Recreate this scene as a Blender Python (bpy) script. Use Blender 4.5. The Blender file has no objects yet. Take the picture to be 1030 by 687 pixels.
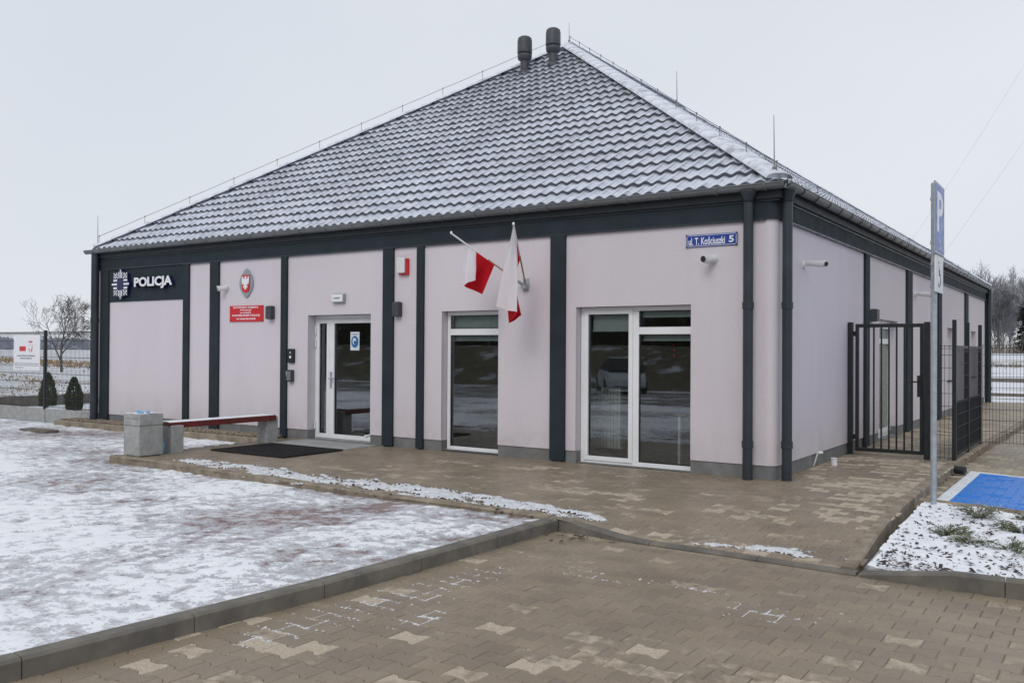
import bpy, bmesh, math, random
import numpy as np
from mathutils import Vector, Matrix
R = math.radians
random.seed(7)
sc = bpy.context.scene
col = sc.collection

# ------------------------------------------------------------------ noise
def _h(ix, iy, seed):
    n = (ix.astype(np.int64) * 374761393 + iy.astype(np.int64) * 668265263 + seed * 974634757) & 0x7fffffff
    n = ((n ^ (n >> 13)) * 1274126177) & 0x7fffffff
    n = n ^ (n >> 16)
    return (n & 0xffff) / 65535.0
def vnoise(x, y, seed=0):
    x = np.asarray(x, float); y = np.asarray(y, float)
    ix = np.floor(x); iy = np.floor(y); fx = x - ix; fy = y - iy
    fx = fx * fx * (3 - 2 * fx); fy = fy * fy * (3 - 2 * fy)
    a = _h(ix, iy, seed); b = _h(ix + 1, iy, seed); c = _h(ix, iy + 1, seed); d = _h(ix + 1, iy + 1, seed)
    return (a * (1 - fx) + b * fx) * (1 - fy) + (c * (1 - fx) + d * fx) * fy
def fbm(x, y, seed=0, octv=4, gain=.5):
    s = 0; a = 1; t = 0
    for i in range(octv):
        s = s + a * vnoise(np.asarray(x) * 2 ** i + i * 17.3, np.asarray(y) * 2 ** i - i * 9.1, seed + i); t += a; a *= gain
    return s / t
def sstep(a, b, x):
    t = np.clip((np.asarray(x, float) - a) / (b - a), 0, 1); return t * t * (3 - 2 * t)

# ------------------------------------------------------------------ mesh builder
class MB:
    def __init__(s): s.v = []; s.f = []; s.sm = []; s.at = {}
    def add(s, vs, fs, smooth=False):
        b = len(s.v); s.v.extend([tuple(map(float, p)) for p in vs])
        for f in fs: s.f.append(tuple(i + b for i in f)); s.sm.append(smooth)
        return b
    def box(s, x0, x1, y0, y1, z0, z1, M=None):
        vs = [(x, y, z) for z in (z0, z1) for y in (y0, y1) for x in (x0, x1)]
        if M is not None: vs = [M @ Vector(p) for p in vs]
        s.add(vs, [(0, 2, 3, 1), (4, 5, 7, 6), (0, 1, 5, 4), (2, 6, 7, 3), (0, 4, 6, 2), (1, 3, 7, 5)])
        return s
    def frame(s, p0, p1):
        d = Vector(p1) - Vector(p0); L = d.length; d.normalize()
        a = Vector((0, 0, 1)) if abs(d.z) < .9 else Vector((1, 0, 0))
        u = d.cross(a).normalized(); w = u.cross(d).normalized()
        return Vector(p0), d, u, w, L
    def cyl(s, p0, p1, r0, r1=None, n=12, cap=True, smooth=True):
        r1 = r0 if r1 is None else r1
        o, d, u, w, L = s.frame(p0, p1); e = Vector(p1)
        vs = []
        for (c, r) in ((o, r0), (e, r1)):
            for k in range(n):
                a = 2 * math.pi * k / n; vs.append(c + u * (r * math.cos(a)) + w * (r * math.sin(a)))
        b = s.add(vs, [(k, k + n, (k + 1) % n + n, (k + 1) % n) for k in range(n)], smooth)
        if cap: s.add([vs[k] for k in range(n)], [tuple(range(n))]); s.add([vs[n + k] for k in range(n)], [tuple(reversed(range(n)))])
        return s
    def tube(s, pts, rs, n=4, smooth=True):
        pts = [Vector(p) for p in pts]
        if not hasattr(rs, '__len__'): rs = [rs] * len(pts)
        vs = []
        d0 = (pts[1] - pts[0]).normalized(); a = Vector((0, 0, 1)) if abs(d0.z) < .9 else Vector((1, 0, 0))
        for i, p in enumerate(pts):
            d = (pts[min(i + 1, len(pts) - 1)] - pts[max(i - 1, 0)]).normalized()
            u = d.cross(a)
            if u.length < 1e-4: u = d.cross(Vector((.3, .9, .1)))
            u.normalize(); w = u.cross(d)
            for k in range(n):
                t = 2 * math.pi * k / n; vs.append(p + u * (rs[i] * math.cos(t)) + w * (rs[i] * math.sin(t)))
        fs = []
        for i in range(len(pts) - 1):
            for k in range(n):
                k2 = (k + 1) % n; fs.append((i * n + k, (i + 1) * n + k, (i + 1) * n + k2, i * n + k2))
        fs.append(tuple(range(n))); fs.append(tuple((len(pts) - 1) * n + k for k in reversed(range(n))))
        s.add(vs, fs, smooth); return s
    def lathe(s, c, prof, n=16, axis='z', smooth=True):
        c = Vector(c); vs = []
        for (r, h) in prof:
            for k in range(n):
                t = 2 * math.pi * k / n; x, y = r * math.cos(t), r * math.sin(t)
                vs.append(c + (Vector((x, y, h)) if axis == 'z' else Vector((h, x, y)) if axis == 'x' else Vector((x, h, y))))
        fs = []
        for i in range(len(prof) - 1):
            for k in range(n):
                k2 = (k + 1) % n; fs.append((i * n + k, i * n + k2, (i + 1) * n + k2, (i + 1) * n + k))
        fs.append(tuple(reversed(range(n)))); fs.append(tuple((len(prof) - 1) * n + k for k in range(n)))
        s.add(vs, fs, smooth); return s
    def prism(s, poly, mapf, t0, t1):
        n = len(poly)
        vs = [mapf(p[0], p[1], t0) for p in poly] + [mapf(p[0], p[1], t1) for p in poly]
        fs = [tuple(reversed(range(n))), tuple(range(n, 2 * n))] + [(k, (k + 1) % n, (k + 1) % n + n, k + n) for k in range(n)]
        s.add(vs, fs); return s
    def grid(s, P, smooth=True, keep=None):
        ny, nx = P.shape[:2]
        fs = []
        for j in range(ny - 1):
            for i in range(nx - 1):
                if keep is None or keep[j, i]:
                    a = j * nx + i; fs.append((a, a + 1, a + nx + 1, a + nx))
        s.add(P.reshape(-1, 3), fs, smooth); return s

def link(o, parent=None):
    col.objects.link(o)
    if parent is not None:
        o.parent = parent
        if parent.type == 'EMPTY': o.matrix_parent_inverse = Matrix.Translation(-parent.location)
def obj(name, mb, mat, parent=None, bevel=0, attrs=None, seg=2, clean=False):
    me = bpy.data.meshes.new(name); me.from_pydata(mb.v, [], mb.f)
    me.polygons.foreach_set('use_smooth', mb.sm)
    for k, arr in (attrs or {}).items():
        arr = np.asarray(arr, np.float32)
        if arr.ndim == 1:
            a = me.attributes.new(k, 'FLOAT', 'POINT'); a.data.foreach_set('value', arr)
        else:
            a = me.attributes.new(k, 'FLOAT_VECTOR', 'POINT'); a.data.foreach_set('vector', arr.ravel())
    me.materials.append(mat)
    if clean:
        bm = bmesh.new(); bm.from_mesh(me)
        used = [v for v in bm.verts if not v.link_faces]; bmesh.ops.delete(bm, geom=used, context='VERTS')
        bm.to_mesh(me); bm.free()
    me.validate(); me.update()
    o = bpy.data.objects.new(name, me); link(o, parent)
    if bevel:
        m = o.modifiers.new('bevel', 'BEVEL'); m.width = bevel; m.segments = seg; m.limit_method = 'ANGLE'; m.angle_limit = R(40)
    return o
def tag(o, label, cat, group=None):
    o['label'] = label; o['category'] = cat
    if group: o['group'] = group
    return o
def thing(name, label, cat, loc=(0, 0, 0), group=None):
    o = bpy.data.objects.new(name, None); o.location = loc; o.empty_display_size = .2; col.objects.link(o)
    return tag(o, label, cat, group)
def struct(name, mb, mat, kind='structure', **k):
    o = obj(name, mb, mat, **k); o['kind'] = kind; return o
def copy_tree(o, parent=None):
    c = o.copy(); col.objects.link(c)
    if parent is not None: c.parent = parent
    for ch in list(o.children): copy_tree(ch, c)
    return c

# ------------------------------------------------------------------ materials
def nodes(name):
    m = bpy.data.materials.new(name); m.use_nodes = True; nt = m.node_tree; nt.nodes.clear()
    out = nt.nodes.new('ShaderNodeOutputMaterial'); b = nt.nodes.new('ShaderNodeBsdfPrincipled')
    nt.links.new(b.outputs[0], out.inputs[0])
    return m, nt, b, out
def N(nt, t, **k):
    n = nt.nodes.new(t)
    for a, v in k.items():
        if a.startswith('i_'): n.inputs[int(a[2:]) if a[2:].isdigit() else a[2:]].default_value = v
        else: setattr(n, a, v)
    return n
def L(nt, a, b): nt.links.new(a, b)
def c4(c): return (c[0], c[1], c[2], 1)
def noise(nt, scale, detail=4, rough=.55, stretch=None):
    tc = N(nt, 'ShaderNodeTexCoord'); src = tc.outputs['Object']
    if stretch:
        mp = N(nt, 'ShaderNodeMapping'); mp.inputs['Scale'].default_value = stretch; L(nt, src, mp.inputs[0]); src = mp.outputs[0]
    n = N(nt, 'ShaderNodeTexNoise'); n.inputs['Scale'].default_value = scale; n.inputs['Detail'].default_value = detail; n.inputs['Roughness'].default_value = rough
    L(nt, src, n.inputs['Vector']); return n.outputs['Fac']
def ramp(nt, fac, stops):
    r = N(nt, 'ShaderNodeValToRGB'); e = r.color_ramp.elements
    while len(e) < len(stops): e.new(.5)
    for k, (p, c) in enumerate(stops):
        e[k].position = p; e[k].color = c4(c) if hasattr(c, '__len__') else (c, c, c, 1)
    L(nt, fac, r.inputs[0]); return r.outputs[0]
def mix(nt, fac, a, b, blend='MIX'):
    m = N(nt, 'ShaderNodeMix', data_type='RGBA', blend_type=blend)
    if isinstance(fac, (int, float)): m.inputs[0].default_value = fac
    else: L(nt, fac, m.inputs[0])
    for s, i in ((a, 6), (b, 7)):
        if isinstance(s, (tuple, list)): m.inputs[i].default_value = c4(s)
        else: L(nt, s, m.inputs[i])
    return m.outputs[2]
def mth(nt, op, a, b=None, clamp=False):
    m = N(nt, 'ShaderNodeMath', operation=op, use_clamp=clamp)
    for s, i in ((a, 0), (b, 1)):
        if s is None: continue
        if isinstance(s, (int, float)): m.inputs[i].default_value = s
        else: L(nt, s, m.inputs[i])
    return m.outputs[0]
def bump(nt, b, h, strength=.3, dist=.01):
    n = N(nt, 'ShaderNodeBump'); n.inputs['Strength'].default_value = strength; n.inputs['Distance'].default_value = dist
    L(nt, h, n.inputs['Height']); L(nt, n.outputs[0], b.inputs['Normal'])
def attr(nt, name, out='Fac'):
    a = N(nt, 'ShaderNodeAttribute', attribute_name=name); return a.outputs[out]
def M(name, c, rough=.6, var=.12, scale=6, metal=0, bmp=0, bscale=60, bdist=.004, spec=.5, grime=None):
    m, nt, b, out = nodes(name)
    lo = tuple(x * (1 - var) for x in c); hi = tuple(min(1, x * (1 + var)) for x in c)
    cc = ramp(nt, noise(nt, scale), [(.3, lo), (.7, hi)])
    if grime:
        g = ramp(nt, noise(nt, grime[0], 5, .65), [(grime[1], 0), (grime[2], 1)]); cc = mix(nt, g, cc, grime[3])
    L(nt, cc, b.inputs['Base Color']); b.inputs['Metallic'].default_value = metal
    rr = ramp(nt, noise(nt, scale * 1.7), [(.3, max(0, rough - .08)), (.7, min(1, rough + .08))]); L(nt, rr, b.inputs['Roughness'])
    b.inputs['Specular IOR Level'].default_value = spec
    if bmp: bump(nt, b, noise(nt, bscale, 3), bmp, bdist)
    return m

ANTH = (.031, .041, .050)
def stucco():
    m, nt, b, out = nodes('lilac_stucco')
    base = ramp(nt, noise(nt, .5, 5, .6, (1, 1, .35)), [(.3, (.640, .590, .642)), (.7, (.715, .662, .712))])
    fine = ramp(nt, noise(nt, 190, 2), [(.3, .93), (.7, 1.04)])
    base = mix(nt, 1.0, base, fine, 'MULTIPLY'); base = mix(nt, 1.0, base, ramp(nt, noise(nt, 26, 4, .75), [(.3, .955), (.7, 1.03)]), 'MULTIPLY')
    # splash grime close to the plinth and faint runs
    g = N(nt, 'ShaderNodeNewGeometry'); sx = N(nt, 'ShaderNodeSeparateXYZ'); L(nt, g.outputs['Position'], sx.inputs[0])
    low = N(nt, 'ShaderNodeMapRange', i_1=.15, i_2=.75, i_3=1., i_4=0.); L(nt, sx.outputs[2], low.inputs[0])
    gr = mth(nt, 'MULTIPLY', low.outputs[0], ramp(nt, noise(nt, 2.2, 6, .7), [(.38, 0), (.72, .5)]))
    base = mix(nt, gr, base, (.42, .37, .36))
    runs = ramp(nt, noise(nt, 3.0, 5, .7, (1, 1, .07)), [(.54, 0), (.8, .15)])
    base = mix(nt, runs, base, (.45, .42, .47))
    L(nt, base, b.inputs['Base Color']); b.inputs['Roughness'].default_value = .9; b.inputs['Specular IOR Level'].default_value = .25
    bump(nt, b, noise(nt, 220, 3), .35, .003)
    return m
m_wall = stucco()
m_plinth = M('plinth_render', (.185, .19, .195), .85, .18, 3, bmp=.5, bscale=260, bdist=.003, grime=(2.5, .5, .8, (.16, .13, .10)))
m_anth = M('anthracite_metal', ANTH, .68, .14, 2.5, bmp=.05, bscale=8, spec=.10)
m_anth2 = M('anthracite_pipe', (.034, .043, .053), .38, .2, 3, spec=.35)
m_gut = M('weathered_gutter', (.15, .158, .168), .34, .2, 3, grime=(5, .5, .8, (.17, .175, .18)))
m_dark = M('soffit_dark', (.018, .024, .03), .6)
m_white = M('white_pvc', (.82, .83, .85), .35, .05, 3)
m_whitem = M('white_plastic', (.72, .73, .74), .4, .06, 8)
m_black = M('black_powder_coat', (.012, .015, .018), .42, .25, 5)
m_galv = M('galvanised_steel', (.42, .46, .49), .45, .15, 14, metal=.55, bmp=.05, bscale=30)
m_greyplastic = M('grey_plastic', (.05, .055, .06), .5, .15)
m_red = M('sign_red', (.62, .02, .025), .35, .06)
m_blue = M('sign_blue', (.018, .055, .30), .35, .08)
m_pblue = M('parking_sign_blue', (.07, .15, .45), .35, .06)
m_silver = M('silver_paint', (.36, .40, .43), .35, .1, metal=.4)
m_letter = M('white_letter', (.82, .82, .86), .4, .03)
m_navy = M('letter_side_navy', (.012, .016, .075), .4, .1)
m_concrete = M('precast_concrete', (.36, .365, .36), .85, .16, 9, bmp=.4, bscale=70, bdist=.004, grime=(7, .52, .75, (.26, .265, .26)))
m_kerb = M('kerb_concrete', (.165, .148, .124), .8, .22, 5, bmp=.4, bscale=90, bdist=.004, grime=(3, .45, .75, (.085, .082, .08)))
m_kerb2 = M('old_kerb_concrete', (.27, .225, .17), .85, .25, 5, bmp=.6, bscale=60, bdist=.006, grime=(4, .45, .7, (.15, .12, .088)))
m_snow = M('snow', (.78, .81, .86), .75, .06, 12, bmp=.6, bscale=45, bdist=.012)
m_slush = M('slushy_snow', (.64, .655, .69), .6, .14, 18, bmp=.8, bscale=60, bdist=.012, grime=(11, .52, .75, (.40, .37, .35)))
m_rubber = M('black_rubber', (.012, .012, .013), .7, .2)
m_bark = M('tree_bark', (.085, .07, .06), .9, .3, 6)
m_frost = M('frosted_twigs', (.31, .31, .335), .9, .35, 3)
m_frost2 = M('frosted_trunk', (.17, .17, .19), .9, .3, 3)
m_slab = M('doorstep_slab', (.33, .345, .34), .8, .15, 4, bmp=.3, bscale=80, grime=(3, .5, .8, (.25, .235, .205)))
m_screen = M('privacy_screen', (.05, .055, .068), .6, .12)
m_paper = M('paper', (.66, .74, .76), .6, .04)
m_pictogram = M('pictogram_blue', (.02, .13, .36), .4, .05)
m_red_wood = M('red_bench_planks', (.15, .025, .024), .5, .25, 9, bmp=.3, bscale=25)
m_glass_blue = M('pale_blue_plastic', (.15, .42, .68), .35, .15)
m_int_wall = M('interior_paint', (.62, .62, .57), .9, .1)
m_int_floor = M('interior_floor', (.28, .26, .235), .4, .15)
m_olive = M('olive_door', (.30, .24, .08), .6, .15)
m_wood = M('pale_wood', (.42, .30, .18), .5, .15)
m_cable = M('cable', (.34, .35, .38), .6)
m_rod = M('conductor_steel', (.22, .23, .24), .4, .1, metal=.6)
m_hedge = M('dark_conifer', (.022, .042, .030), .8, .4, 3)
m_litter = M('leaf_litter', (.045, .032, .022), .9, .4, 8)

def flag_mat():
    m, nt, b, out = nodes('flag_cloth')
    f = ramp(nt, attr(nt, 'stripe'), [(.499, (.86, .84, .88)), (.501, (.60, .013, .025))])
    L(nt, f, b.inputs['Base Color']); b.inputs['Roughness'].default_value = .8
    b.inputs['Specular IOR Level'].default_value = .2
    tr = N(nt, 'ShaderNodeBsdfTranslucent'); L(nt, f, tr.inputs[0])
    ms = N(nt, 'ShaderNodeMixShader'); ms.inputs[0].default_value = .3
    L(nt, b.outputs[0], ms.inputs[1]); L(nt, tr.outputs[0], ms.inputs[2]); L(nt, ms.outputs[0], out.inputs[0])
    bump(nt, b, noise(nt, 14, 3), .25, .02)
    return m
m_flag = flag_mat()
def glass_mat(tint=(.80, .88, .85)):
    m, nt, b, out = nodes('window_glass'); nt.nodes.remove(b)
    t = N(nt, 'ShaderNodeBsdfTransparent'); t.inputs[0].default_value = c4(tint)
    g = N(nt, 'ShaderNodeBsdfGlossy'); g.inputs['Roughness'].default_value = .015; g.inputs['Color'].default_value = (.9, .95, 1, 1)
    fr = N(nt, 'ShaderNodeFresnel'); fr.inputs[0].default_value = 1.5
    fac = mth(nt, 'ADD', mth(nt, 'MULTIPLY', fr.outputs[0], 2.8), .07, True)
    bn = N(nt, 'ShaderNodeBump'); bn.inputs['Strength'].default_value = .02; bn.inputs['Distance'].default_value = .02
    L(nt, noise(nt, 1.3, 1), bn.inputs['Height']); L(nt, bn.outputs[0], g.inputs['Normal'])
    ms = N(nt, 'ShaderNodeMixShader'); L(nt, fac, ms.inputs[0]); L(nt, t.outputs[0], ms.inputs[1]); L(nt, g.outputs[0], ms.inputs[2])
    L(nt, ms.outputs[0], out.inputs[0]); return m
m_glass = glass_mat()
def roof_mat():
    m, nt, b, out = nodes('snowy_roof_tiles')
    uv = N(nt, 'ShaderNodeAttribute', attribute_name='tile'); s = N(nt, 'ShaderNodeSeparateXYZ'); L(nt, uv.outputs['Vector'], s.inputs[0])
    # x = column phase 0..1 (0.5 crest), y = fraction up the tile, z = height up the roof 0..1
    big = noise(nt, .55, 4, .6); mid = noise(nt, 5, 4, .65); fine = noise(nt, 28, 4, .7)
    side = ramp(nt, s.outputs[0], [(0, .95), (.30, 1.0), (.50, .85), (.62, .10), (.76, .28), (.88, .85), (1, .95)])
    along = ramp(nt, s.outputs[1], [(0, 0.), (.035, .0), (.06, 1.), (.78, 1.), (1, .65)])  # bare front lip; top fade paints the next row's shadow as thinner snow
    up = ramp(nt, s.outputs[2], [(0, .62), (.45, .44), (.75, .18), (1, -.14)])
    d = mth(nt, 'ADD', mth(nt, 'MULTIPLY', big, .50), mth(nt, 'MULTIPLY', mid, .30))
    d = mth(nt, 'ADD', d, mth(nt, 'MULTIPLY', fine, .30))
    d = mth(nt, 'ADD', d, mth(nt, 'MULTIPLY', side, .42)); d = mth(nt, 'ADD', d, mth(nt, 'MULTIPLY', up, .34))
    d = mth(nt, 'MULTIPLY', d, along)
    f = ramp(nt, d, [(.46, 0.05), (.78, .50), (1.28, .90)])
    tile = ramp(nt, fine, [(.3, (.036, .042, .056)), (.7, (.06, .068, .085))])
    sn = ramp(nt, mid, [(.3, (.57, .61, .72)), (.7, (.76, .79, .87))])
    L(nt, mix(nt, f, tile, sn), b.inputs['Base Color'])
    L(nt, ramp(nt, f, [(0, .35), (.5, .75)]), b.inputs['Roughness'])
    h = mth(nt, 'ADD', mth(nt, 'MULTIPLY', f, 1.), mth(nt, 'MULTIPLY', fine, .3)); bump(nt, b, h, .5, .012)
    return m
m_roof = roof_mat()
def cap_mat():
    m, nt, b, out = nodes('snowy_hip_cap')
    f = ramp(nt, noise(nt, 4, 5, .65), [(.30, .45), (.5, 1)])
    L(nt, mix(nt, f, (.09, .1, .12), (.74, .77, .84)), b.inputs['Base Color']); b.inputs['Roughness'].default_value = .7
    bump(nt, b, noise(nt, 30, 3), .4, .01); return m
m_cap = cap_mat()
def paver_mat(bay=False):
    m, nt, b, out = nodes('painted_bay_pavers' if bay else 'concrete_pavers')
    a = N(nt, 'ShaderNodeAttribute', attribute_name='pv'); s = N(nt, 'ShaderNodeSeparateXYZ'); L(nt, a.outputs['Vector'], s.inputs[0])
    n1 = noise(nt, 9, 5, .65); n2 = noise(nt, 60, 4, .7); n3 = noise(nt, 1.3, 6, .7)
    dry = mth(nt, 'ADD', s.outputs[0], mth(nt, 'MULTIPLY', mth(nt, 'SUBTRACT', n1, .5), .9))
    f = ramp(nt, dry, [(.40, 0), (.62, 1)])
    wet = ramp(nt, n3, [(.25, (.190, .152, .112)), (.5, (.252, .204, .150)), (.75, (.305, .250, .186))])
    vari = ramp(nt, s.outputs[1], [(0, (.90, .90, .91)), (.5, (1, 1, 1)), (1, (1.07, 1.05, 1.02))])
    wet = mix(nt, 1., wet, vari, 'MULTIPLY')
    dryc = ramp(nt, n2, [(.3, (.40, .338, .258)), (.7, (.51, .44, .345))])
    c = mix(nt, f, wet, dryc)
    gr = ramp(nt, n2, [(.35, .86), (.65, 1.08)]); c = mix(nt, 1., c, gr, 'MULTIPLY')
    if bay:
        gp = N(nt, 'ShaderNodeNewGeometry'); sp = N(nt, 'ShaderNodeSeparateXYZ'); L(nt, gp.outputs['Position'], sp.inputs[0]); X, Y = sp.outputs[0], sp.outputs[1]
        top = mth(nt, 'SUBTRACT', 3.58, mth(nt, 'MULTIPLY', mth(nt, 'SUBTRACT', X, 2.0), .35))
        gtr = lambda p, q: mth(nt, 'GREATER_THAN', p, q)
        inside = mth(nt, 'MULTIPLY', gtr(X, 1.86), gtr(top, Y)); core = mth(nt, 'MULTIPLY', gtr(X, 2.01), gtr(mth(nt, 'SUBTRACT', top, .13), Y))
        bl = core; wh = mth(nt, 'SUBTRACT', inside, core, True)
    else: bl = wh = 0.
    wear = ramp(nt, n1, [(.62, 1), (.8, .6)])
    if bay: c = mix(nt, mth(nt, 'MULTIPLY', bl, wear), c, (.03, .20, .66)); c = mix(nt, mth(nt, 'MULTIPLY', wh, wear), c, (.74, .77, .80))
    L(nt, c, b.inputs['Base Color'])
    L(nt, ramp(nt, f, [(0, .42), (1, .85)]), b.inputs['Roughness']); b.inputs['Specular IOR Level'].default_value = .35
    bump(nt, b, n2, .35, .003); return m
m_paver = paver_mat()
m_bay = paver_mat(True)
def joint_mat():
    m, nt, b, out = nodes('paver_joint_sand')
    f = attr(nt, 'snow'); n = noise(nt, 5, 4, .7)
    sand = ramp(nt, noise(nt, 2.2, 5, .7), [(.32, (.13, .10, .07)), (.48, (.25, .20, .145)), (.68, (.37, .305, .22))])
    ff = ramp(nt, mth(nt, 'ADD', f, mth(nt, 'MULTIPLY', mth(nt, 'SUBTRACT', n, .5), .8)), [(.35, 0), (.55, 1)])
    L(nt, mix(nt, ff, sand, (.74, .77, .82)), b.inputs['Base Color']); b.inputs['Roughness'].default_value = .9; return m
m_joint = joint_mat()
def forecourt_mat():
    m, nt, b, out = nodes('snowy_red_paving')
    t = attr(nt, 'snow'); n1 = noise(nt, 8.5, 5, .62); n2 = noise(nt, 34, 4, .7); n3 = noise(nt, 1.6, 5, .65)
    t2 = mth(nt, 'ADD', t, mth(nt, 'MULTIPLY', mth(nt, 'SUBTRACT', n1, .5), .85)); t2 = mth(nt, 'ADD', t2, mth(nt, 'MULTIPLY', mth(nt, 'SUBTRACT', n2, .5), .34))
    br = N(nt, 'ShaderNodeTexBrick', offset=.5); br.inputs['Scale'].default_value = 1; br.inputs['Brick Width'].default_value = .2; br.inputs['Row Height'].default_value = .1
    br.inputs['Mortar Size'].default_value = .006
    br.inputs['Color1'].default_value = (.165, .105, .105, 1); br.inputs['Color2'].default_value = (.205, .14, .135, 1); br.inputs['Mortar'].default_value = (.09, .07, .065, 1)
    tc = N(nt, 'ShaderNodeTexCoord'); L(nt, tc.outputs['Object'], br.inputs['Vector'])
    bare = mix(nt, ramp(nt, n3, [(.35, .2), (.7, .85)]), br.outputs['Color'], (.30, .225, .22))
    ice = ramp(nt, n3, [(.3, (.44, .445, .48)), (.7, (.60, .625, .665))])
    c = mix(nt, ramp(nt, t2, [(.29, 0), (.42, .92)]), bare, ice)
    c = mix(nt, ramp(nt, t2, [(.50, 0), (.58, 1)]), c, (.83, .845, .88))
    sp = ramp(nt, noise(nt, 16, 3, .8), [(.70, 0), (.745, .75)]); c = mix(nt, sp, c, (.20, .155, .145))
    L(nt, c, b.inputs['Base Color']); L(nt, ramp(nt, t2, [(.2, .62), (.36, .34), (.55, .42), (.66, .8)]), b.inputs['Roughness'])
    b.inputs['Specular IOR Level'].default_value = .4
    bump(nt, b, t2, .5, .022); return m
m_fore = forecourt_mat()
def ground_mat():
    m, nt, b, out = nodes('snowy_field')
    n1 = noise(nt, .12, 6, .7); n2 = noise(nt, 1.1, 5, .7); n3 = noise(nt, .03, 4, .6)
    snow = ramp(nt, n2, [(.3, (.60, .63, .69)), (.7, (.78, .80, .85))])
    grass = ramp(nt, n3, [(.35, (.34, .24, .14)), (.6, (.22, .19, .13))])
    f = ramp(nt, mth(nt, 'ADD', mth(nt, 'MULTIPLY', n1, .6), mth(nt, 'MULTIPLY', n2, .45)), [(.54, 0), (.62, .85)])
    L(nt, mix(nt, f, snow, grass), b.inputs['Base Color']); b.inputs['Roughness'].default_value = .9
    bump(nt, b, n2, .6, .1); return m
m_ground = ground_mat()
def bed_mat():
    m, nt, b, out = nodes('bed_snow_and_bark')
    t = attr(nt, 'snow'); n1 = noise(nt, 22, 4, .7)
    t2 = mth(nt, 'ADD', t, mth(nt, 'MULTIPLY', mth(nt, 'SUBTRACT', n1, .5), .75))
    soil = ramp(nt, noise(nt, 50, 4, .7), [(.3, (.028, .022, .018)), (.7, (.085, .06, .045))])
    L(nt, mix(nt, ramp(nt, t2, [(.34, 0), (.46, 1)]), soil, (.80, .82, .87)), b.inputs['Base Color']); b.inputs['Roughness'].default_value = .85
    bump(nt, b, t2, .7, .03); return m
m_bed = bed_mat()
def foliage_mat(name, a, c2, snow=.0):
    m, nt, b, out = nodes(name)
    cc = ramp(nt, noise(nt, 9, 3), [(.3, a), (.7, c2)])
    if snow: cc = mix(nt, ramp(nt, noise(nt, 14, 4, .7), [(.5, 0), (.62, snow)]), cc, (.76, .79, .84))
    L(nt, cc, b.inputs['Base Color']); b.inputs['Roughness'].default_value = .75; return m
m_thuja = foliage_mat('thuja_foliage', (.03, .052, .014), (.125, .16, .05))
m_juniper = foliage_mat('juniper_foliage', (.06, .085, .03), (.19, .20, .09), .85)
m_gravel = M('gravel_stone', (.30, .25, .19), .8, .5, 40)
m_bark_chip = M('bark_chips', (.05, .035, .032), .9, .4, 30)
m_brush = M('dry_brush', (.24, .205, .175), .9, .4, .4)
m_wood_far = M('hazy_woodland', (.27, .30, .36), .95, .25, .05)  # distance haze is mixed into this pale blue grey base colour

# ------------------------------------------------------------------ text
def text_geo(s, size=1., extrude=0., bold=0., xs=1.):
    cu = bpy.data.curves.new('t', 'FONT'); cu.body = s; cu.size = size; cu.extrude = extrude; cu.offset = bold; cu.align_x = 'LEFT'; cu.resolution_u = 4
    o = bpy.data.objects.new('t', cu); col.objects.link(o)
    dg = bpy.context.evaluated_depsgraph_get(); me = bpy.data.meshes.new_from_object(o.evaluated_get(dg))
    vs = np.array([v.co[:] for v in me.vertices]); fs = [tuple(p.vertices) for p in me.polygons]
    bpy.data.objects.remove(o); bpy.data.curves.remove(cu); bpy.data.meshes.remove(me)
    vs[:, 0] *= xs; return vs, fs
def put_text(mb, s, x0, x1, z0, z1, y, ex=.004, plane='A', bold=0., fit='both', capital=True):
    """text filling the box x0..x1 by z0..z1 on a plane facing -y (A) or +x (B)"""
    vs, fs = text_geo(s, 1., 1., bold)
    mn = vs.min(0); mx = vs.max(0)
    if fit == 'both': sx = (x1 - x0) / (mx[0] - mn[0]); sz = (z1 - z0) / (mx[1] - mn[1]); ox = x0
    else:
        sz = (z1 - z0) / (mx[1] - mn[1]); sx = sz * fit; w = sx * (mx[0] - mn[0])
        if w > (x1 - x0): sx *= (x1 - x0) / w; w = x1 - x0
        ox = (x0 + x1 - w) / 2
    a = ox + (vs[:, 0] - mn[0]) * sx; z = z0 + (vs[:, 1] - mn[1]) * sz; d = vs[:, 2] * ex
    if plane == 'A': P = np.stack([a, y - d, z], 1)
    else: P = np.stack([y + d, a, z], 1)
    mb.add(P, fs); return ox, sx
mapA = lambda y: (lambda a, b, t: (a, y - t, b))
mapB = lambda x: (lambda a, b, t: (x + t, a, b))

# ================================================================== SETTING: ground and paving
XW, YB = -15.65, 22.8           # far left end of the front wall, far end of the side wall
g = MB(); g.add([(-2500, -2500, -.17), (2500, -2500, -.17), (2500, 2500, -.17), (-2500, 2500, -.17)], [(0, 1, 2, 3)])
struct('ground', g, m_ground)

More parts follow.
